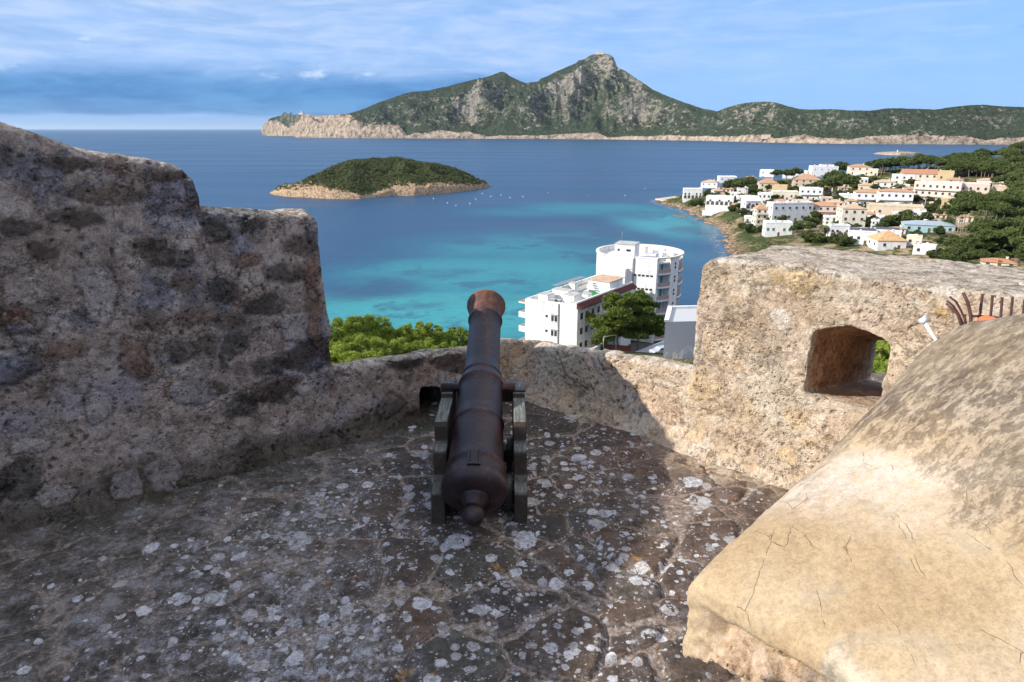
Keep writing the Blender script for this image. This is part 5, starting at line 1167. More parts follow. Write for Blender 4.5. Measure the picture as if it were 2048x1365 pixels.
# bright pine bushes below the parapet, left of the cannon
def near_pines():
    var = []
    for sd in (1, 2, 3):
        rng = random.Random(sd); lob = []
        for i in range(110):
            v = Vector((rng.gauss(0, 1), rng.gauss(0, 1), rng.gauss(0, 1))).normalized(); v.z = abs(v.z) if rng.random() < .8 else v.z * .4
            r_ = rng.uniform(.5, 1.08); lob.append((v.x * 2.1 * r_, v.y * 2.1 * r_, v.z * 1.9 * r_, rng.uniform(.20, .42), rng.uniform(.18, .40)))
        var.append(with_mat(leaves('near_pine_crown', lob, 70000, .10, sd, .14, shell=.75, radial=True), M_PINE_NEAR))
    tm = with_mat(trunk_mb(5, .16, .3, 3, 6, 2.2).mesh('near_trunk'), M_BARK)
    lst = [(672, 643, 58, 1.0), (705, 626, 60, 1.15), (742, 630, 62, 1.1), (778, 652, 63, .9), (812, 647, 66, .95), (848, 641, 68, .95), (884, 655, 70, .85), (918, 652, 73, .9), (950, 664, 74, .8), (700, 668, 50, 1.0), (755, 672, 52, 1.0), (660, 690, 46, 1.0), (805, 676, 54, .9), (730, 700, 44, .9), (855, 676, 57, .9), (900, 684, 60, .8), (640, 650, 55, 1.0), (600, 660, 54, 1.1), (1000, 700, 60, .8)]
    for i, (px, py, Y, s_) in enumerate(lst):
        t = at_y(px, py, Y); g = gz(t.x, t.y); z = t.z - 2.3 * s_
        r_ = empty('pine_bush', (t.x, t.y, g)); tag(r_, 'bright green bushy pine crown below the low left parapet', 'tree', 'pine crowns massed below the low left parapet')
        c = link('crown', var[i % 3], r_); c.location.z = z - g; c.rotation_euler.z = i * 1.3; c.scale = (s_,) * 3
        tr = link('trunk', tm, r_); tr.scale = (s_, s_, max(.2, (z - g + 1) / 5))
    # bushes seen through the embrasure
    for i, (px, py, Y, s_) in enumerate([(1750, 690, 30, 1.), (1775, 735, 26, .9), (1730, 740, 24, .9), (1800, 690, 34, 1.1), (1760, 660, 42, 1.2), (1790, 760, 20, .8), (1745, 715, 36, 1.1)]):
        t = at_y(px, py, Y); g = gz(t.x, t.y); z = t.z - 1.2
        r_ = empty('pine_bush', (t.x, t.y, g)); tag(r_, 'green pine foliage glimpsed through the arched embrasure', 'tree', 'pine foliage behind the embrasure opening')
        c = link('crown', var[i % 3], r_); c.location.z = z - g; c.rotation_euler.z = i * 2.1; c.scale = (s_ * .8,) * 3
        tr = link('trunk', tm, r_); tr.scale = (s_, s_, max(.2, (z - g + 1) / 5))
near_pines()
# ================================================================ TOWN
FOOT = []
WIN_G = 'windows'
def house(label, px, py, wpx, hpx, style='flat', wall=W_WHITE, roof=None, off=0., dep=.8, floors=2, cols=3, win=M_GLASS, extra=(), name='house', hr=None, cat='house', side=2):
    g, dpt = ground(px, py); m = dpt / FPX; wpx *= 1.04; hpx *= 1.04; W = wpx * m / (math.cos(R(off)) + .35 * abs(math.sin(R(off)))); D = W * dep; H = hpx * m / math.cos(PITCH * .5)
    az = math.atan2(g.x, g.y); rz = -az + R(off); ux, uy = math.cos(rz), math.sin(rz)
    ctr = (g.x - uy * D / 2 * 1, g.y + ux * D / 2); r_ = empty(name, (ctr[0], ctr[1], g.z), rz); tag(r_, label, cat); FOOT.append((ctr[0], ctr[1], max(W, D) * .62))
    rh = {'flat': 0, 'hip': .22, 'gable': .25, 'pyr': .3}[style] * H if hr is None else hr * H
    wh = H - rh; m_ = MB(); m_.box((0, 0, wh / 2 - 2), (W, D, wh + 4))
    o = m_.build('wall', wall, r_)
    ov = .35; roof = roof or W_CONC
    m_ = MB(); hx, hy = W / 2 + ov, D / 2 + ov
    if style == 'flat':
        m_.box((0, 0, wh + .06), (W + .3, D + .3, .16)); 
        for s_ in (-1, 1): m_.box((0, s_ * (D / 2 - .1), wh + .42), (W, .2, .56), 0, 1); m_.box((s_ * (W / 2 - .1), 0, wh + .42), (.2, D - .42, .56), 0, 1)
        m_.build('roof', [roof, wall], r_)
        rg = random.Random(int(px) * 7 + int(py))
        for k in range(2 if W < 14 else 4):
            b = rg.uniform(.6, 1.5); x = rg.uniform(-.4, .4) * W; y = rg.uniform(-.25, .35) * D; hh = rg.uniform(.6, 1.5); q_ = MB(); q_.box((x, y, wh + hh / 2 + .1), (b, b * .8, hh)); q_.build('chimney', wall if k % 2 else W_CONC, r_)
    else:
        if style == 'gable': top = [(-hx, 0), (hx, 0)]
        elif style == 'pyr': top = [(0, 0), (0, 0)]
        else: top = [(-max(hx - hy, hx * .15), 0), (max(hx - hy, hx * .15), 0)]
        z0 = wh; z1 = wh + rh
        vs = [(-hx, -hy, z0), (hx, -hy, z0), (hx, hy, z0), (-hx, hy, z0), (*top[0], z1), (*top[1], z1), (-hx, -hy, z0 - .2), (hx, -hy, z0 - .2), (hx, hy, z0 - .2), (-hx, hy, z0 - .2)]
        m_.add(vs, [(0, 1, 5, 4), (2, 3, 4, 5), (1, 2, 5), (3, 0, 4), (9, 8, 7, 6), (0, 6, 7, 1), (1, 7, 8, 2), (2, 8, 9, 3), (3, 9, 6, 0)]); ro = m_.build('roof', roof, r_)
        if style == 'gable':
            g2 = MB(); 
            for s_ in (-1, 1): g2.add([(s_ * W / 2, -D / 2, z0 - .1), (s_ * W / 2, D / 2, z0 - .1), (s_ * W / 2, 0, z1 - .3)], [(0, 1, 2)])
        c = MB(); c.box((W * .22, D * .1, wh + rh * .8), (.8, .8, 1.6)); c.box((W * .22, D * .1, wh + rh * .8 + .85), (1., 1., .14)); c.build('chimney', wall, ro)
    fh = wh / floors; ww, whh = min(1.3, W / cols * .45), min(1.5, fh * .5)
    skip = 'noground' in extra
    for f in range(floors):
        if f == 0 and skip: continue
        z = fh * (f + .52)
        for c in range(cols):
            x = -W / 2 + W * (c + .5) / cols
            if f == 0 and c == cols // 2:
                m_ = MB(); m_.box((x, -D / 2, 1.1), (1.2, .12, 2.2)); m_.build('door', M_WOODB, r_); continue
            m_ = MB(); m_.box((0, 0, 0), (ww, .14, whh)); wo = m_.build('window', win, r_); wo.location = (x, -D / 2, z)
            m_ = MB(); m_.box((0, -.06, -whh / 2 - .08), (ww + .3, .22, .12)); m_.build('sill', wall, wo)
        for c in range(side):
            y = -D / 2 + D * (c + .5) / side
            for sx in ((-1,) if off < 5 else (-1, 1) if off < 25 else (1, -1)):
                m_ = MB(); m_.box((0, 0, 0), (.14, ww, whh)); wo = m_.build('window', win, r_); wo.location = (sx * W / 2, y, z)
    for e in extra:
        if e == 'balcony':
            for f in range(1, floors):
                m_ = MB(); z = fh * f; m_.box((0, -D / 2 - .7, z), (W * .96, 1.4, .18)); m_.box((0, -D / 2 - 1.36, z + .5), (W * .96, .08, .85)); m_.build('balcony', wall, r_)
        elif e == 'arches':
            n = max(3, int(W / 3)); m_ = MB()
            for k in range(n):
                x = -W / 2 + W * (k + .5) / n; w2 = W / n * .34; pts = [(x - w2, .1), (x + w2, .1)] + [(x + w2 * math.cos(t * math.pi / 6), 1.9 + w2 * math.sin(t * math.pi / 6)) for t in range(7)]
                zb_ = wh * .45 if floors > 1 else 0; q_ = MB(); vs = [(a, -D / 2 - .08, b + zb_) for a, b in pts] + [(a, -D / 2 + .3, b + zb_) for a, b in pts]; l = len(pts)
                q_.add(vs, [tuple(range(l))] + [(i, l + i, l + (i + 1) % l, (i + 1) % l) for i in range(l)]); q_.build('arch', flat('arch_shade', (.10, .075, .06)), r_)
        elif e == 'terrace':
            m_ = MB(); m_.box((0, -D / 2 - 2.2, -1.2), (W * 1.15, 4.4, 3.)); m_.box((0, -D / 2 - 4.3, .75), (W * 1.15, .15, .9)); m_.build('terrace', wall, r_)
        elif e == 'upper':
            m_ = MB(); m_.box((W * .12, D * .1, wh + 1.4), (W * .5, D * .55, 2.8)); m_.box((W * .12, D * .1, wh + 2.88), (W * .54, D * .6, .15), 0, 1); m_.build('upper_storey', [wall, W_CONC], r_)
            m_ = MB(); m_.box((W * .12, D * .1 - D * .275, wh + 1.4), (1.4, .1, 1.6)); m_.build('window', win, r_)
        elif e == 'domes':
            for k in (-.35, -.12, .3): m_ = MB(); m_.tube([(W * k, 0, wh), (W * k, 0, wh + 1.6)], .7, 12); m_.lathe([(.9, wh + 1.6), (.75, wh + 2.1), (.4, wh + 2.4), (0, wh + 2.5)], 12, Matrix.Translation((W * k, 0, 0))); m_.build('roof_dome', wall, r_)
        elif e == 'solar':
            for k in (-.2, .1): m_ = MB(); m_.box((W * k, 0, wh + 1.1), (2.2, 1.8, .1), 0, 0, R(35)); m_.build('solar_panel', M_SOLAR, r_)
            m_ = MB(); m_.tube([(-W * .05 - 1, .9, wh + 1.9), (-W * .05 + 1.2, .9, wh + 1.9)], .3, 10); m_.build('water_tank', W_WHITE, r_)
        elif e == 'bigsolar':
            m_ = MB(); m_.box((0, 0, wh + .8), (W * .92, D * .6, .12), 0, 0, R(14)); m_.build('solar_panel', M_SOLAR, r_)
        elif e == 'pergola':
            m_ = MB()
            for k in range(5): m_.box((-W / 2 + W * k / 4, -D / 2 - 3, 1.25), (.3, .3, 2.5))
            m_.box((0, -D / 2 - 1.6, 2.6), (W * 1.05, 3.4, .2), 0, 1); m_.build('pergola', [wall, T_TERRA], r_)
        elif e == 'kit':
            for k in range(3): m_ = MB(); x = W * (-.3 + .27 * k); m_.box((x, D * .12, wh + .7), (.7 + .3 * k, .8, 1.2)); m_.build('roof_housing', W_WHITE, r_)
    return r_
H = house
H('low white arcaded pavilion nearest the sea at the tip of the point', 1385, 398, 36, 17, 'flat', W_WHITE, W_WHITE, 5, .6, 1, 5, extra=('arches',))
H('white house with pinkish tiled roof above the seaside pavilion', 1417, 382, 32, 20, 'hip', W_WHITE, T_PALE, -8, .9, 2, 3)
H('white flat-roofed house behind the cluster of seaside pines', 1455, 372, 34, 16, 'flat', W_WHITE, W_WHITE, 10, .8, 2, 3, extra=('kit',))
H('narrow white house with sandy side wall over the arched villa', 1436, 399, 20, 20, 'hip', W_WHITE, T_PALE, 18, .9, 2, 1)
H('white villa with a row of three arches above the rocky shore', 1437, 424, 52, 27, 'flat', W_WHITE, W_WHITE, -4, .45, 2, 3, extra=('arches', 'terrace', 'noground'))
H('white gabled house with open terrace beside the cove', 1504, 430, 30, 34, 'gable', W_WHITE, W_WHITE, 22, .9, 2, 2, extra=('arches',))
H('tall cream house with small terracotta roof left of the long white block', 1522, 450, 24, 38, 'hip', W_CREAM, T_TERRA, 20, .9, 3, 2, extra=('balcony',))
H('long white two-storey block with paired windows and railed roof', 1583, 444, 86, 34, 'flat', W_WHITE, W_WHITE, 30, .3, 2, 6, extra=('kit',), name='apartment_block', cat='apartment block')
H('low white house with green shutters just over the merlon top', 1556, 473, 52, 24, 'flat', W_WHITE, W_WHITE, 12, .6, 1, 5, win=M_GREEN)
H('small white flat house left of the dark pines on the crest', 1532, 359, 26, 16, 'flat', W_WHITE, W_WHITE, 0, .9, 2, 2, extra=('kit',))
H('cream villa with a wide terracotta hipped roof among the crest pines', 1536, 384, 36, 24, 'hip', W_CREAM, T_TERRA, 8, .9, 2, 3, hr=.35)
H('plain ochre yellow house block right of the cream villa', 1557, 392, 28, 18, 'flat', W_OCHRE, W_OCHRE, -6, .7, 1, 2)
H('long low cream house with flat roof and row of windows', 1569, 401, 48, 15, 'flat', W_CREAM, W_WHITE, 8, .5, 1, 6)
H('sandy villa under a broad terracotta hipped roof on the crest', 1613, 373, 50, 22, 'hip', W_SAND, T_TERRA, 6, .8, 2, 4, hr=.45)
H('modern white stepped house with little domes on the skyline', 1648, 358, 50, 22, 'flat', W_WHITE, W_WHITE, 14, .6, 2, 4, extra=('domes', 'upper'))
H('white terrace house between the pines above the pink terraces', 1620, 402, 42, 22, 'flat', W_WHITE, W_WHITE, 4, .6, 2, 4, extra=('balcony',))
H('pink terraced house with tiled pergolas behind the long white block', 1646, 436, 50, 28, 'hip', W_PINK, T_TERRA, 10, .6, 2, 4, extra=('pergola', 'balcony'))
H('pink house under tiled roof left of the cream corner block', 1668, 424, 30, 22, 'hip', W_PINK, T_PALE, 0, .8, 2, 3, extra=('balcony',))
H('tall cream corner block of three storeys with small square windows', 1704, 460, 46, 46, 'hip', W_CREAM, T_PALE, 16, .95, 3, 3, hr=.14, name='apartment_block', cat='apartment block')
H('white porch building with round-headed openings left of the cream block', 1678, 474, 38, 20, 'flat', W_WHITE, W_WHITE, 20, .5, 1, 4, extra=('arches',))
H('cream villa with terracotta hipped roof at the left end of the forest', 1718, 352, 38, 21, 'hip', W_CREAM, T_TERRA, 10, .8, 2, 3, extra=('terrace',))
H('tiny cream house at the forest edge beside the tiled villa', 1746, 352, 15, 11, 'flat', W_CREAM, W_CREAM, 0, .8, 1, 2)
H('flat cream bungalow under the crest pines', 1708, 373, 42, 14, 'flat', W_CREAM, W_CREAM, -10, .6, 1, 4)
H('cream house with bright yellow hipped roof', 1735, 384, 34, 15, 'hip', W_CREAM, T_ORANGE, 4, .7, 1, 3)
H('white house with pale hipped roof next to the palms', 1768, 382, 36, 20, 'hip', W_WHITE, T_PALE, 6, .7, 2, 3)
H('white cube house with flat roof left of the red-roofed villa', 1806, 370, 38, 17, 'flat', W_WHITE, W_WHITE, 10, .6, 2, 3)
H('villa with bright red gabled roof and pillared porch below the forest', 1838, 368, 62, 26, 'gable', W_CREAM, T_RED, 12, .5, 2, 5, hr=.3, extra=('pergola',))
H('yellow garden house right of the red-roofed villa', 1888, 368, 26, 22, 'flat', W_OCHRE, W_OCHRE, 0, .6, 1, 2)
H('white and terracotta two-level row house left of the balconied block', 1742, 414, 62, 32, 'hip', W_WHITE, T_TERRA, 12, .5, 2, 5, hr=.18, extra=('balcony',))
H('white two-storey house with terracotta eaves and brown balconies', 1788, 418, 62, 36, 'hip', W_WHITE, T_TERRA, 10, .5, 2, 5, hr=.12, extra=('balcony', 'solar'))
H('long pinkish apartment building with white roof and stacked balconies', 1868, 408, 84, 38, 'flat', W_PINK, W_WHITE, -14, .4, 3, 7, extra=('balcony',), name='apartment_block', cat='apartment block')
H('right-hand pinkish apartment wing with white roof and balconies', 1936, 404, 62, 32, 'flat', W_PINK, W_WHITE, 6, .5, 2, 5, extra=('balcony',), name='apartment_block', cat='apartment block')
H('blank ochre hall with pale flat roof in the middle of town', 1786, 436, 98, 21, 'flat', W_SAND, W_SAND, 2, .4, 1, 2, side=0, name='warehouse', cat='hall')
H('bungalow with blue-grey roof, turquoise front and solar panels', 1857, 466, 90, 20, 'hip', W_TURQ, T_BLUE, 10, .5, 1, 5, hr=.3, extra=('solar',))
H('white house carrying a broad dark solar roof behind the merlon', 1722, 490, 50, 24, 'flat', W_WHITE, W_WHITE, 4, .6, 1, 4, extra=('bigsolar',))
H('white house with dark solar array left of the orange pyramid roof', 1770, 482, 54, 18, 'flat', W_WHITE, W_WHITE, 8, .5, 1, 4, extra=('bigsolar',))
H('white house under an orange pyramid-shaped tile roof', 1782, 500, 56, 34, 'pyr', W_WHITE, T_ORANGE, 24, .95, 1, 2, hr=.5)
H('small cream annex right of the orange pyramid roof', 1826, 492, 26, 16, 'flat', W_CREAM, W_CREAM, 0, .8, 1, 2)
H('low white shed with one small dark window behind the merlon', 1846, 510, 38, 16, 'flat', W_WHITE, W_WHITE, -6, .6, 1, 2)
H('low ochre house with flat tan roof under the apartment wing', 1912, 417, 52, 15, 'flat', W_OCHRE, W_OCHRE, 6, .5, 1, 4)
H('white-columned terrace house with tan roof in the forest', 1984, 374, 52, 15, 'hip', W_WHITE, T_PALE, 4, .5, 1, 5, extra=('pergola',))
H('low house with bright red-orange roof at the merlon edge', 1998, 532, 58, 12, 'hip', W_CREAM, T_RED, 6, .6, 1, 3, hr=.5)
H('white villa on the forest skyline at the right edge', 2036, 303, 30, 11, 'flat', W_WHITE, W_CREAM, 0, .8, 1, 3)
H('low stone terrace house half hidden in trees right of the apartments', 2004, 398, 36, 22, 'flat', W_LIME, W_LIME, 0, .6, 1, 3)
for a in (('rendered white garage beside the cove shrubs', 1500, 448, 22, 12, 'flat', W_WHITE), ('small sandy house with flat roof between terraces', 1600, 418, 30, 14, 'flat', W_SAND), ('small white house squeezed right of the pink terraces', 1690, 408, 24, 16, 'flat', W_WHITE), ('little white house with red-brown roof near the corner block', 1738, 440, 26, 14, 'hip', W_WHITE), ('pale house in the trees above the ochre hall', 1836, 424, 26, 12, 'hip', W_CREAM), ('cream shore house beside the arched villa', 1470, 410, 22, 16, 'hip', W_CREAM), ('tiny white house behind the arched villa', 1484, 392, 20, 14, 'flat', W_WHITE), ('white house on the crest left of the domed house', 1578, 362, 24, 12, 'flat', W_WHITE), ('small pink house above the long white block', 1562, 414, 26, 14, 'hip', W_PINK)):
    H(a[0], a[1], a[2], a[3], a[4], a[5], a[6], T_TERRA if a[5] == 'hip' else a[6], 4, .8, 1, 2)
FILL = [('cream house with terracotta roof behind the arched villa', 1455, 392, 22, 16, 'hip', W_CREAM), ('white house with small upper room at the top of the cove', 1527, 408, 24, 18, 'flat', W_WHITE), ('sandy terraced house left of the pink terraces', 1612, 432, 26, 18, 'hip', W_SAND), ('low white garage row in front of the cream corner block', 1720, 474, 30, 12, 'flat', W_WHITE),
        ('white house with tiled roof left of the white row house', 1706, 418, 26, 18, 'hip', W_WHITE), ('pale pink house under the pines of the crest', 1652, 412, 22, 14, 'flat', W_PINK), ('cream house tucked between the pines and the yellow roof', 1690, 388, 24, 14, 'hip', W_CREAM), ('white cube above the yellow-roofed house', 1716, 362, 20, 12, 'flat', W_WHITE), ('tiled white house between the palms and the pinkish apartments', 1826, 394, 30, 18, 'hip', W_WHITE),
        ('sandy house right of the red-roofed villa garden', 1908, 374, 28, 16, 'hip', W_SAND), ('white house behind the pinkish apartments', 1880, 382, 30, 14, 'flat', W_WHITE), ('cream cottage right of the turquoise bungalow', 1930, 446, 26, 14, 'hip', W_CREAM), ('white cottage left of the turquoise bungalow', 1796, 470, 26, 14, 'hip', W_WHITE), ('white house half behind the long white block', 1560, 428, 26, 16, 'hip', W_WHITE), ('cream house seaward of the dark crest pines', 1500, 368, 22, 14, 'hip', W_CREAM),
        ('white villa between the shore pines and the gabled house', 1486, 414, 24, 18, 'flat', W_WHITE), ('tan house below the ochre hall with pale roof', 1755, 446, 26, 14, 'hip', W_SAND), ('white terrace house left of the domed skyline house', 1604, 356, 20, 12, 'flat', W_WHITE), ('small white house left of the cream corner block', 1660, 450, 24, 14, 'flat', W_WHITE), ('cream garden house above the turquoise bungalow roof', 1880, 440, 22, 12, 'hip', W_CREAM), ('white house near the crossroads lamp post', 1836, 440, 24, 14, 'flat', W_WHITE), ('cream villa in the forest above the apartments', 1925, 352, 26, 12, 'hip', W_CREAM)]
for a in FILL: H(a[0], a[1], a[2], a[3], a[4], a[5], a[6], T_TERRA if a[5] == 'hip' else a[6], 2 + (a[1] % 3) * 6, .85, 2 if a[4] > 13 else 1, 2 + a[1] % 2)
rngh = random.Random(8); nh = 0
for _ in range(900):
    if nh >= 34: break
    x = rngh.uniform(1430, 1880); y = rngh.uniform(np.interp(x, [1430, 1550, 1700, 1880], [392, 376, 362, 372]), np.interp(x, [1430, 1500, 1600, 1880], [404, 436, 458, 462])); g, d = ground(x, y); ww = rngh.uniform(13, 20); wm = ww * d / FPX
    if any((g.x - f[0]) ** 2 + (g.y - f[1]) ** 2 < ((f[2] + wm * .45) * .72) ** 2 for f in FOOT): continue
    st_ = rngh.choice(['flat', 'flat', 'hip']); o = H('small pale house packed in between the larger town houses', x, y, ww, rngh.uniform(10, 15), st_, rngh.choice([W_WHITE, W_WHITE, W_CREAM]), T_TERRA if st_ == 'hip' else W_WHITE, rngh.choice([2, 8, 14]), .9, 2, 2); o['group'] = 'small houses packed between the larger ones'; nh += 1
# gazebo, drum, piers, stone walls, street lamp
def misc():
    g, d = ground(1900, 511); m = d / FPX; r_ = empty('garden_gazebo', g, .2); tag(r_, 'open timber gazebo with brown roof among the front shrubs', 'gazebo')
    for sx in (-1, 1):
        for sy in (-1, 1): q_ = MB(); q_.box((sx * 2, sy * 1.6, 1.3), (.25, .25, 2.6)); q_.build('post', M_WOODB, r_)
    q_ = MB(); q_.prism([(-2.6, -2.1), (2.6, -2.1), (2.6, 2.1), (-2.6, 2.1)], 2.6, 2.8); q_.add([(-2.6, -2.1, 2.81), (2.6, -2.1, 2.81), (2.6, 2.1, 2.81), (-2.6, 2.1, 2.81), (-1, 0, 3.5), (1, 0, 3.5)], [(0, 1, 5, 4), (2, 3, 4, 5), (1, 2, 5), (3, 0, 4)]); q_.build('roof', T_TERRA, r_)
    g, d = ground(2032, 500); q_ = MB(); q_.lathe([(3.2, -2), (3.2, 4.6), (2.9, 4.6), (2.9, 4.2), (0, 4.2)], 24); o = q_.build('water_tank', W_LIME); o.location = g; tag(o, 'round beige masonry water tank beside the bare pine trunks', 'water tank')
    # bathing pier and small jetty at the point
    a, b, c = at_z(1310, 401, .9), at_z(1345, 402, .9), at_z(1352, 396, .9)
    q_ = MB(); q_.prism([tuple(v.xy) for v in (at_z(1310, 400, 0), at_z(1330, 404, 0), at_z(1372, 408, 0), at_z(1374, 396, 0), at_z(1350, 395, 0))], -1, 1.1); o = q_.build('stone_pier', W_LIME); tag(o, 'pale stone bathing pier running out from the point', 'pier')
    q_ = MB(); q_.prism([tuple(at_z(x, y, 0).xy) for x, y in ((1344, 432), (1372, 436), (1373, 433), (1346, 430))], -1, .5); o = q_.build('stone_jetty', plasterwall('dark_stone', (.16, .15, .13))); tag(o, 'thin dark stone jetty in the shallow cove', 'jetty')
    for (x0, x1, y, lab, mt) in ((1905, 1950, 452, 'white limestone retaining wall under the grove of bare-trunked pines', W_LIME), (1886, 1890, 430, 'short limestone wall by the road bend', W_LIME), (1950, 2010, 462, 'long low limestone wall at the foot of the pine grove', W_LIME)):
        p0, _ = ground(x0, y + 4); p1, _ = ground(x1, y); c = (p0 + p1) / 2; L = (p1 - p0).xy.length; q_ = MB(); q_.box((0, 0, .4), (L, .6, 3.2)); o = q_.build('stone_wall', mt); o.location = c; o.rotation_euler.z = math.atan2((p1 - p0).y, (p1 - p0).x); tag(o, lab, 'wall')
    g, d = ground(1847, 425); r_ = empty('street_lamp', g); tag(r_, 'pale tall post standing at the town crossroads', 'street lamp'); q_ = MB(); q_.tube([(0, 0, 0), (0, 0, 8)], [.18, .1], 8); q_.build('pole', W_CREAM, r_); q_ = MB(); q_.box((.5, 0, 8), (1.3, .25, .12)); q_.build('lamp_head', W_WHITE, r_)
    g, d = ground(2004, 470); r_ = empty('street_lamp', g); tag(r_, 'slim white lamp post in front of the pine grove', 'street lamp'); q_ = MB(); q_.tube([(0, 0, 0), (0, 0, 7)], [.14, .09], 8); q_.build('pole', W_WHITE, r_); q_ = MB(); q_.box((0, 0, 7.05), (2.2, .3, .14)); q_.build('lamp_head', W_WHITE, r_)
    # town road
    V = []; 
    pts = [ground(x, y)[0] for x, y in ((1830, 470), (1850, 440), (1862, 428), (1872, 418), (1860, 410))]
    # beacon, lighthouse, ruins, hut
    b = at_depth(1793, 304, (VR[70, 12, 1]) * CP); b = Vector((VR[72, 14, 0], VR[72, 14, 1], VR[72, 14, 2] - .5)); q_ = MB(); q_.tube([(0, 0, 0), (0, 0, 6)], [1.5, .9], 12); q_.box((0, 0, -0), (3.6, 3.6, 1.2)); o = q_.build('beacon', W_WHITE); o.location = b; tag(o, 'tiny white beacon on the flat reef rock', 'beacon')
    def isl(pxx, v_i, dz=0):
        i = int(np.argmin(abs(px - pxx))); j = int(np.argmin(abs(vi[0] - v_i))); return Vector(V3[i, j]) + Vector((0, 0, dz))
    V3 = V_far
    def put(name, loc, lab, cat, parts):
        r_ = empty(name, loc, R(-20)); tag(r_, lab, cat)
        for nm, fn_, mt in parts: q_ = MB(); fn_(q_); q_.build(nm, mt, r_)
    put('lighthouse', isl(608, 1.0, -3), 'distant lighthouse on the far left headland of the island', 'lighthouse', [('base', lambda q_: q_.box((0, 0, 7), (44, 22, 14)), W_SAND), ('tower', lambda q_: q_.tube([(0, 0, 0), (0, 0, 32)], [6, 4.5], 12), W_CREAM), ('lantern', lambda q_: q_.lathe([(6, 32), (6, 34), (4, 34.1), (4, 38), (0, 42)], 12), M_METAL)])
    put('ruined_lighthouse', isl(1194, 1.0, -4), 'ruined stone lighthouse on the highest summit of the island', 'ruin', [('wall', lambda q_: (q_.box((0, 0, 8), (70, 20, 13)), q_.box((-22, 2, 16), (16, 14, 14))), W_LIME)])
    put('boat_house', isl(1530, .03, 0), 'beige boat house at the water edge of the far island', 'house', [('wall', lambda q_: (q_.box((0, 0, 8), (46, 18, 22)), q_.box((32, 4, 4), (26, 14, 14))), W_SAND), ('roof', lambda q_: q_.box((0, 0, 19.6), (50, 22, 1.2)), T_PALE)])
    for i, (bx, by) in enumerate(((867, 398), (895, 407), (912, 412), (940, 408), (952, 399), (965, 388), (982, 394), (1002, 391), (1020, 396), (1046, 394), (1096, 386), (1177, 392), (1290, 378), (1250, 392))):
        q_ = MB(); q_.lathe([(0, -.5), (.45, -.3), (.55, 0), (.45, .4), (.15, .7), (0, .75)], 10); o = q_.build('mooring_buoy', W_WHITE); o.location = at_z(bx, by, 0); tag(o, 'small white mooring buoy floating in the bay', 'buoy', 'mooring buoys scattered over the bay')
V_far = V
misc()

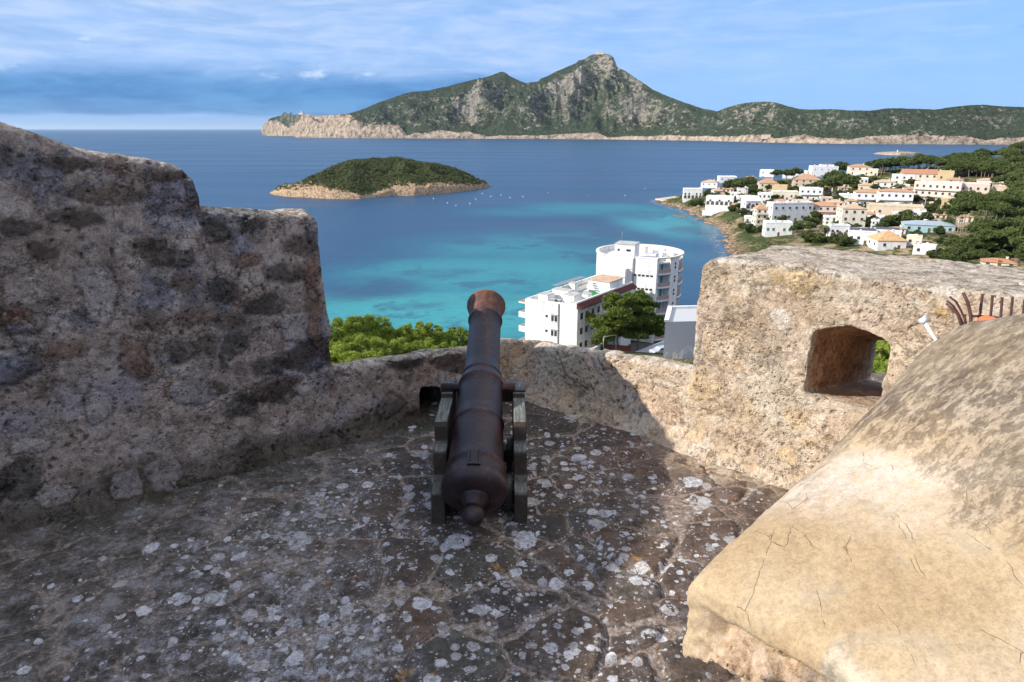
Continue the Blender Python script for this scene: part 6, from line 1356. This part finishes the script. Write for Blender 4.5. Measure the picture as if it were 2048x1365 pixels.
# ---------------------------------------------------------------- town trees
def town_trees():
    crowns = [with_mat(leaves('pine_crown', umbrella_lobes(4.2, 3.6, 26, s_), 3600, .46, s_, .38, radial=True), M_PINE_FAR) for s_ in (1, 2, 3, 4)]
    rounds = []
    for s_ in (5, 6, 7):
        rng = random.Random(s_); lob = []
        for i in range(24):
            v = Vector((rng.gauss(0, 1), rng.gauss(0, 1), rng.gauss(0, 1))).normalized(); r_ = rng.uniform(.3, .8); lob.append((v.x * 3.6 * r_, v.y * 3.6 * r_, v.z * 2.9 * r_, rng.uniform(.9, 1.5), rng.uniform(.7, 1.2)))
        rounds.append(with_mat(leaves('round_crown', lob, 3400, .46, s_, .38, radial=True), M_PINE_FAR))
    trunks = [with_mat(trunk_mb(6, .22, l_, k, 4, 2.6).mesh('pine_trunk'), M_BARK) for k, l_ in ((1, .4), (2, -.5), (3, .1))]
    tall = [with_mat(trunk_mb(6, .11, l_, k, 3, 1.6).mesh('slim_trunk'), flat('grey_bark', (.36, .30, .25), .9, .2)) for k, l_ in ((4, .7), (5, -.6), (6, .2))]
    cnt = [0]
    def put(px_, py_, wpx, hpx, label, group=None, kind='pine', tr=None, pos=None):
        g, d = pos if pos else ground(px_, py_); m = d / FPX; i = cnt[0]; cnt[0] += 1; Wm = wpx * m; Hm = hpx * m
        if kind == 'pine': cm, base = crowns[i % 4], 4.2
        else: cm, base = rounds[i % 3], 4.2
        s_ = Wm / (2 * base); crown_h = (3.2 if kind == 'pine' else 4.6) * s_; cz = max(Hm - crown_h * .75, crown_h * .35)
        r_ = empty('pine_tree' if kind == 'pine' else 'leafy_tree', g, i * 1.7); tag(r_, label, 'tree', group)
        c = link('crown', cm, r_); c.location.z = cz; c.scale = (s_, s_, s_ * (1. if kind == 'pine' else .85))
        t = link('trunk', (tall if tr else trunks)[i % 3], r_); t.scale = (max(s_, .7),) * 2 + ((cz + .8) / 6,)
        FOOT.append((g.x, g.y, Wm * .3)) if False else None
    named = [(1412, 399, 22, 20, 'small dark pine between the seaside pavilion and the white house', 'r'), (1466, 400, 42, 36, 'dense pine with broad crown on the seaward side of the white houses', 'p'), (1492, 402, 42, 42, 'largest rounded pine of the shore houses, with reddish underside', 'p'), (1478, 410, 40, 26, 'lower pine crown in front of the two big shore pines', 'r'), (1498, 378, 34, 20, 'pine crown rising behind the shore pines', 'p'),
             (1386, 412, 24, 14, 'round green shrub on the rocks below the pavilion', 'r'), (1399, 414, 22, 18, 'olive shrub under the white villa terrace wall', 'r'), (1552, 370, 26, 26, 'dark leftmost pine on the town crest', 'p'), (1570, 374, 30, 30, 'dark pine left of the broad terracotta roof', 'p'), (1587, 366, 32, 26, 'dark pine standing against the sea beside the terracotta roof', 'p'), (1566, 385, 26, 20, 'dark pine crown over the ochre block', 'r'),
             (1620, 384, 34, 20, 'low pine crown beneath the broad terracotta roof', 'r'), (1676, 352, 44, 22, 'flat-topped pine right of the domed house', 'p'), (1655, 396, 44, 36, 'big pine above the pink terraces, left of its pair', 'p'), (1688, 396, 48, 42, 'big pine above the pink terraces, right of its pair', 'p'), (1670, 374, 48, 26, 'pine mass behind the domed white house', 'p'), (1702, 400, 36, 26, 'pine right of the pink terraces', 'r'), (1735, 344, 24, 24, 'lone dark pine on the skyline by the cream villa', 'r'),
             (1720, 366, 30, 20, 'green tree below the cream skyline villa', 'r'), (1745, 372, 34, 22, 'leafy tree at the forest foot above the yellow roof', 'r'), (1592, 478, 40, 40, 'dark round tree in front of the long white block', 'r'), (1615, 484, 44, 28, 'green tree above the merlon, middle of the front group', 'r'), (1640, 486, 40, 22, 'low tree above the merlon beside the palm', 'r'), (1688, 492, 48, 18, 'dense hedge-like shrub behind the merlon crest', 'r'), (1670, 486, 34, 18, 'shrub left of the solar-roofed house', 'r'),
             (1500, 466, 36, 18, 'grey-green shrub above the cove rocks', 'r'), (1486, 458, 26, 14, 'olive shrub beside the cove', 'r'), (1524, 462, 22, 12, 'round shrub left of the green-shuttered house', 'r'), (1462, 424, 20, 14, 'shrub right of the arched villa', 'r'), (1780, 452, 46, 28, 'leafy tree below the ochre hall, first of three', 'r'), (1812, 450, 50, 28, 'leafy tree below the ochre hall, middle of three', 'r'), (1848, 448, 40, 28, 'leafy tree below the ochre hall near the road', 'r'), (1876, 446, 16, 26, 'slim dark cypress-like tree by the road wall', 'r'), (1762, 458, 30, 18, 'shrub beside the cream corner block', 'r'),
             (1858, 400, 20, 18, 'green tree at the pinkish apartments entrance', 'r'), (1828, 402, 26, 24, 'dark tree between the balconied house and pinkish apartments', 'r'), (1898, 408, 24, 18, 'dark round tree in front of the pinkish apartments', 'r'), (1915, 406, 18, 22, 'tall green tree between the two apartment wings', 'r'), (1700, 380, 26, 14, 'shrub by the flat cream bungalow', 'r'), (1864, 516, 30, 20, 'green bush right of the low white shed', 'r'), (1650, 446, 22, 16, 'garden tree behind the palm', 'r'), (1860, 424, 22, 18, 'small tree at the crossroads', 'r')]
    for a in named: put(a[0], a[1], a[2], a[3], a[4], None, 'pine' if a[5] == 'p' else 'round')
    rng = random.Random(31); n = 0
    tries = 0
    while n < 150 and tries < 4000:
        tries += 1
        x = rng.uniform(1415, 1900); y = rng.uniform(np.interp(x, [1415, 1550, 1700, 1900], [392, 372, 358, 362]), np.interp(x, [1415, 1500, 1600, 1900], [402, 440, 470, 480])); g, d = ground(x, y)
        if any((g.x - f[0]) ** 2 + (g.y - f[1]) ** 2 < (f[2] * .62) ** 2 for f in FOOT): continue
        s_ = 480 / d; put(x, y, rng.uniform(16, 30) * s_, rng.uniform(12, 22) * s_, 'small garden tree standing between the town houses', 'garden trees between the houses', 'round', pos=(g, d)); n += 1
    rng = random.Random(77)
    # forest on the right: sampled over the ground between the houses and the sky line
    top = [(1752, 344), (1775, 333), (1800, 330), (1850, 333), (1900, 335), (1935, 334), (1960, 326), (1990, 318), (2020, 308), (2060, 303), (2120, 300)]
    bot = [(1752, 352), (1790, 350), (1840, 346), (1880, 352), (1920, 362), (1960, 360), (2000, 372), (2030, 460), (2120, 520)]
    n = 0; tries = 0
    while n < 175 and tries < 6000:
        tries += 1; x = rng.uniform(1752, 2115); lo = np.interp(x, *zip(*bot)); hi = np.interp(x, *zip(*top)); y = hi + (lo - hi) * rng.random()
        g, d = ground(x, y)
        if any((g.x - f[0]) ** 2 + (g.y - f[1]) ** 2 < f[2] ** 2 for f in FOOT): continue
        s_ = 600 / d; put(x, y, rng.uniform(24, 36) * s_ * .95, rng.uniform(20, 27) * s_, 'green pine in the forest covering the slope right of town', 'forest pines on the right-hand slope', pos=(g, d)); n += 1
    # right slope below
    for k in range(60):
        x = rng.uniform(1960, 2120); y = rng.uniform(375, 520)
        if x < 2010 and 440 < y < 482 or (x < 1990 and y < 400): continue
        g, d = ground(x, y); s_ = 400 / d
        if any((g.x - f[0]) ** 2 + (g.y - f[1]) ** 2 < f[2] ** 2 for f in FOOT): continue
        put(x, y, rng.uniform(34, 52) * s_, rng.uniform(26, 40) * s_, 'green pine in the forest covering the slope right of town', 'forest pines on the right-hand slope', pos=(g, d))
    # grove with bare trunks
    for k in range(30):
        x = rng.uniform(1905, 2010); y = rng.uniform(452, 478) + (x - 1905) * .06; put(x, y, rng.uniform(34, 46), rng.uniform(58, 72), 'tall pine with a bare pale trunk in the grove', 'bare-trunked pines of the grove', 'pine', tr=True)
    for k in range(46):
        x = rng.uniform(1870, 2060); y = rng.uniform(484, 524); put(x, y, rng.uniform(20, 40), rng.uniform(10, 20), 'low green shrub on the slope before the merlon', 'shrubs on the slope before the merlon', 'round')
    # palms
    fr = MB()
    for k in range(22):
        a = k * 2.4; t = rng.uniform(.2, 1.); L = 3.2; d = Vector((math.cos(a), math.sin(a), 0)); up = 1.4 - t * 1.6
        P = [d * L * s_ + Vector((0, 0, up * s_ * L * .6 - 1.9 * s_ * s_)) for s_ in (0, .25, .5, .75, 1)]
        sd_ = Vector((-d.y, d.x, 0)); vs = []
        for i, p in enumerate(P): w_ = [.05, .42, .5, .4, .05][i]; vs += [p + sd_ * w_ - Vector((0, 0, w_ * .5)), p + Vector((0, 0, .02)), p - sd_ * w_ - Vector((0, 0, w_ * .5))]
        fr.add(vs, [f for i in range(4) for f in ((i * 3, i * 3 + 1, i * 3 + 4, i * 3 + 3), (i * 3 + 1, i * 3 + 2, i * 3 + 5, i * 3 + 4))])
    frm = with_mat(fr.mesh('fronds'), flat('palm_fronds', (.09, .10, .035), .6, .3, sc=1)); tm = MB(); tm.tube([(0, 0, -.5), (.1, 0, 2), (0, 0, 5)], [.3, .22, .2], 8); tmm = with_mat(tm.mesh('palm_trunk'), M_BARK)
    for (x, y, s_, lab) in ((1646, 476, 1.25, 'date palm with drooping golden fronds above the merlon'), (1796, 388, 1.3, 'spreading palm in front of the white cube house'), (1768, 388, .9, 'smaller palm left of the spreading palm'), (1494, 456, .8, 'little palm by the cove houses'), (1688, 470, .8, 'small palm beside the cream corner block')):
        g, d = ground(x, y); r_ = empty('palm_tree', g); tag(r_, lab, 'palm'); r_.scale = (s_,) * 3; link('trunk', tmm, r_); c = link('crown', frm, r_); c.location.z = 5
    # ground scrub, town and rocks
    N = 9000; rr = np.random.default_rng(5); pos = []
    X = rr.uniform(110, 720, N * 3); Y = rr.uniform(180, 830, N * 3); sd = coast_sd(X, Y); dens = fbm(X / 40, Y / 40, 4, 31); Hh = height(X, Y)
    F = np.array(FOOT); ok = (sd > 9) & (dens > .40)
    for i in np.nonzero(ok)[0]:
        if np.min((F[:, 0] - X[i]) ** 2 + (F[:, 1] - Y[i]) ** 2 - (F[:, 2] * .8) ** 2) > 0: pos.append((X[i], Y[i], Hh[i] + .2, rr.uniform(.6, 1.9), rr.uniform(.5, 1.4)))
    pos = pos[:N]
    tag(link('ground_scrub', with_mat(leaves('ground_scrub', pos, len(pos) * 26, .42, 9, .6), M_SCRUB)), 'low green scrub covering the open ground around the town', 'scrub', kind='stuff')
    # scrub over the fort hillside
    X = rr.uniform(-160, 110, 5000); Y = rr.uniform(16, 175, 5000); Hh = height(X, Y); sd = coast_sd(X, Y); dens = fbm(X / 14, Y / 14, 4, 77)
    ok = (sd > 6) & (dens > .47) & ~((X > 0) & (X < 55) & (Y > 108)); pos = [(X[i], Y[i], Hh[i] + .1, rr.uniform(.4, 1.2), rr.uniform(.3, .9)) for i in np.nonzero(ok)[0]]
    tag(link('hillside_scrub', with_mat(leaves('hillside_scrub', pos, len(pos) * 60, .17, 10, .5), M_SCRUB)), 'green scrub on the hillside below the parapet', 'scrub', kind='stuff')
    # islet bushes
    pos = []; n, kk = VI.shape[:2]; rI = np.random.default_rng(2)
    for t in range(5200):
        i = rI.integers(12, n - 8); j = rI.integers(8, kk - 12); x, y, z = VI[i, j]; f = fbm(np.array([x / 16]), np.array([y / 16]), 4, 3)[0]
        cl = np.interp(pxI[i], *zip(*cliffI)) / FPX * 700
        if z > (cl * 1.15 + 1.2) * (1 if rI.random() > .12 else .45) + 1.5 * rI.random() and f > .42: s_ = rI.uniform(.7, 1.7) * (1.5 if rI.random() < .12 else 1); pos.append((x, y, z + s_ * .2, s_, s_ * .8))
    tag(link('islet_scrub', with_mat(leaves('islet_scrub', pos, len(pos) * 26, .45, 12, .6), leaf_mat('islet_leaves', (.030, .042, .015), (.18, .20, .07), .3))), 'dense dark green scrub covering the small islet', 'scrub', kind='stuff')
town_trees()

# ---------------------------------------------------------------- garden trees filling the gaps between the houses
def haze():
    m_ = bpy.data.materials.new('sea_haze'); m_.use_nodes = True; m_.node_tree.nodes.clear(); q = NT(m_.node_tree)
    out = q.node('ShaderNodeOutputMaterial'); v = q.node('ShaderNodeVolumePrincipled', {'Color': (.62, .80, 1.0), 'Density': 1.15e-5, 'Anisotropy': .2}); q.L.new(v.outputs[0], out.inputs['Volume'])
    b = MB(); b.box((0, 85000, 350), (420000, 300000, 760)); o = b.build('haze', m_); tag(o, 'thin blue sea haze lying over the bay and the far island', 'haze', kind='stuff')
haze()
print('SCENE DONE')
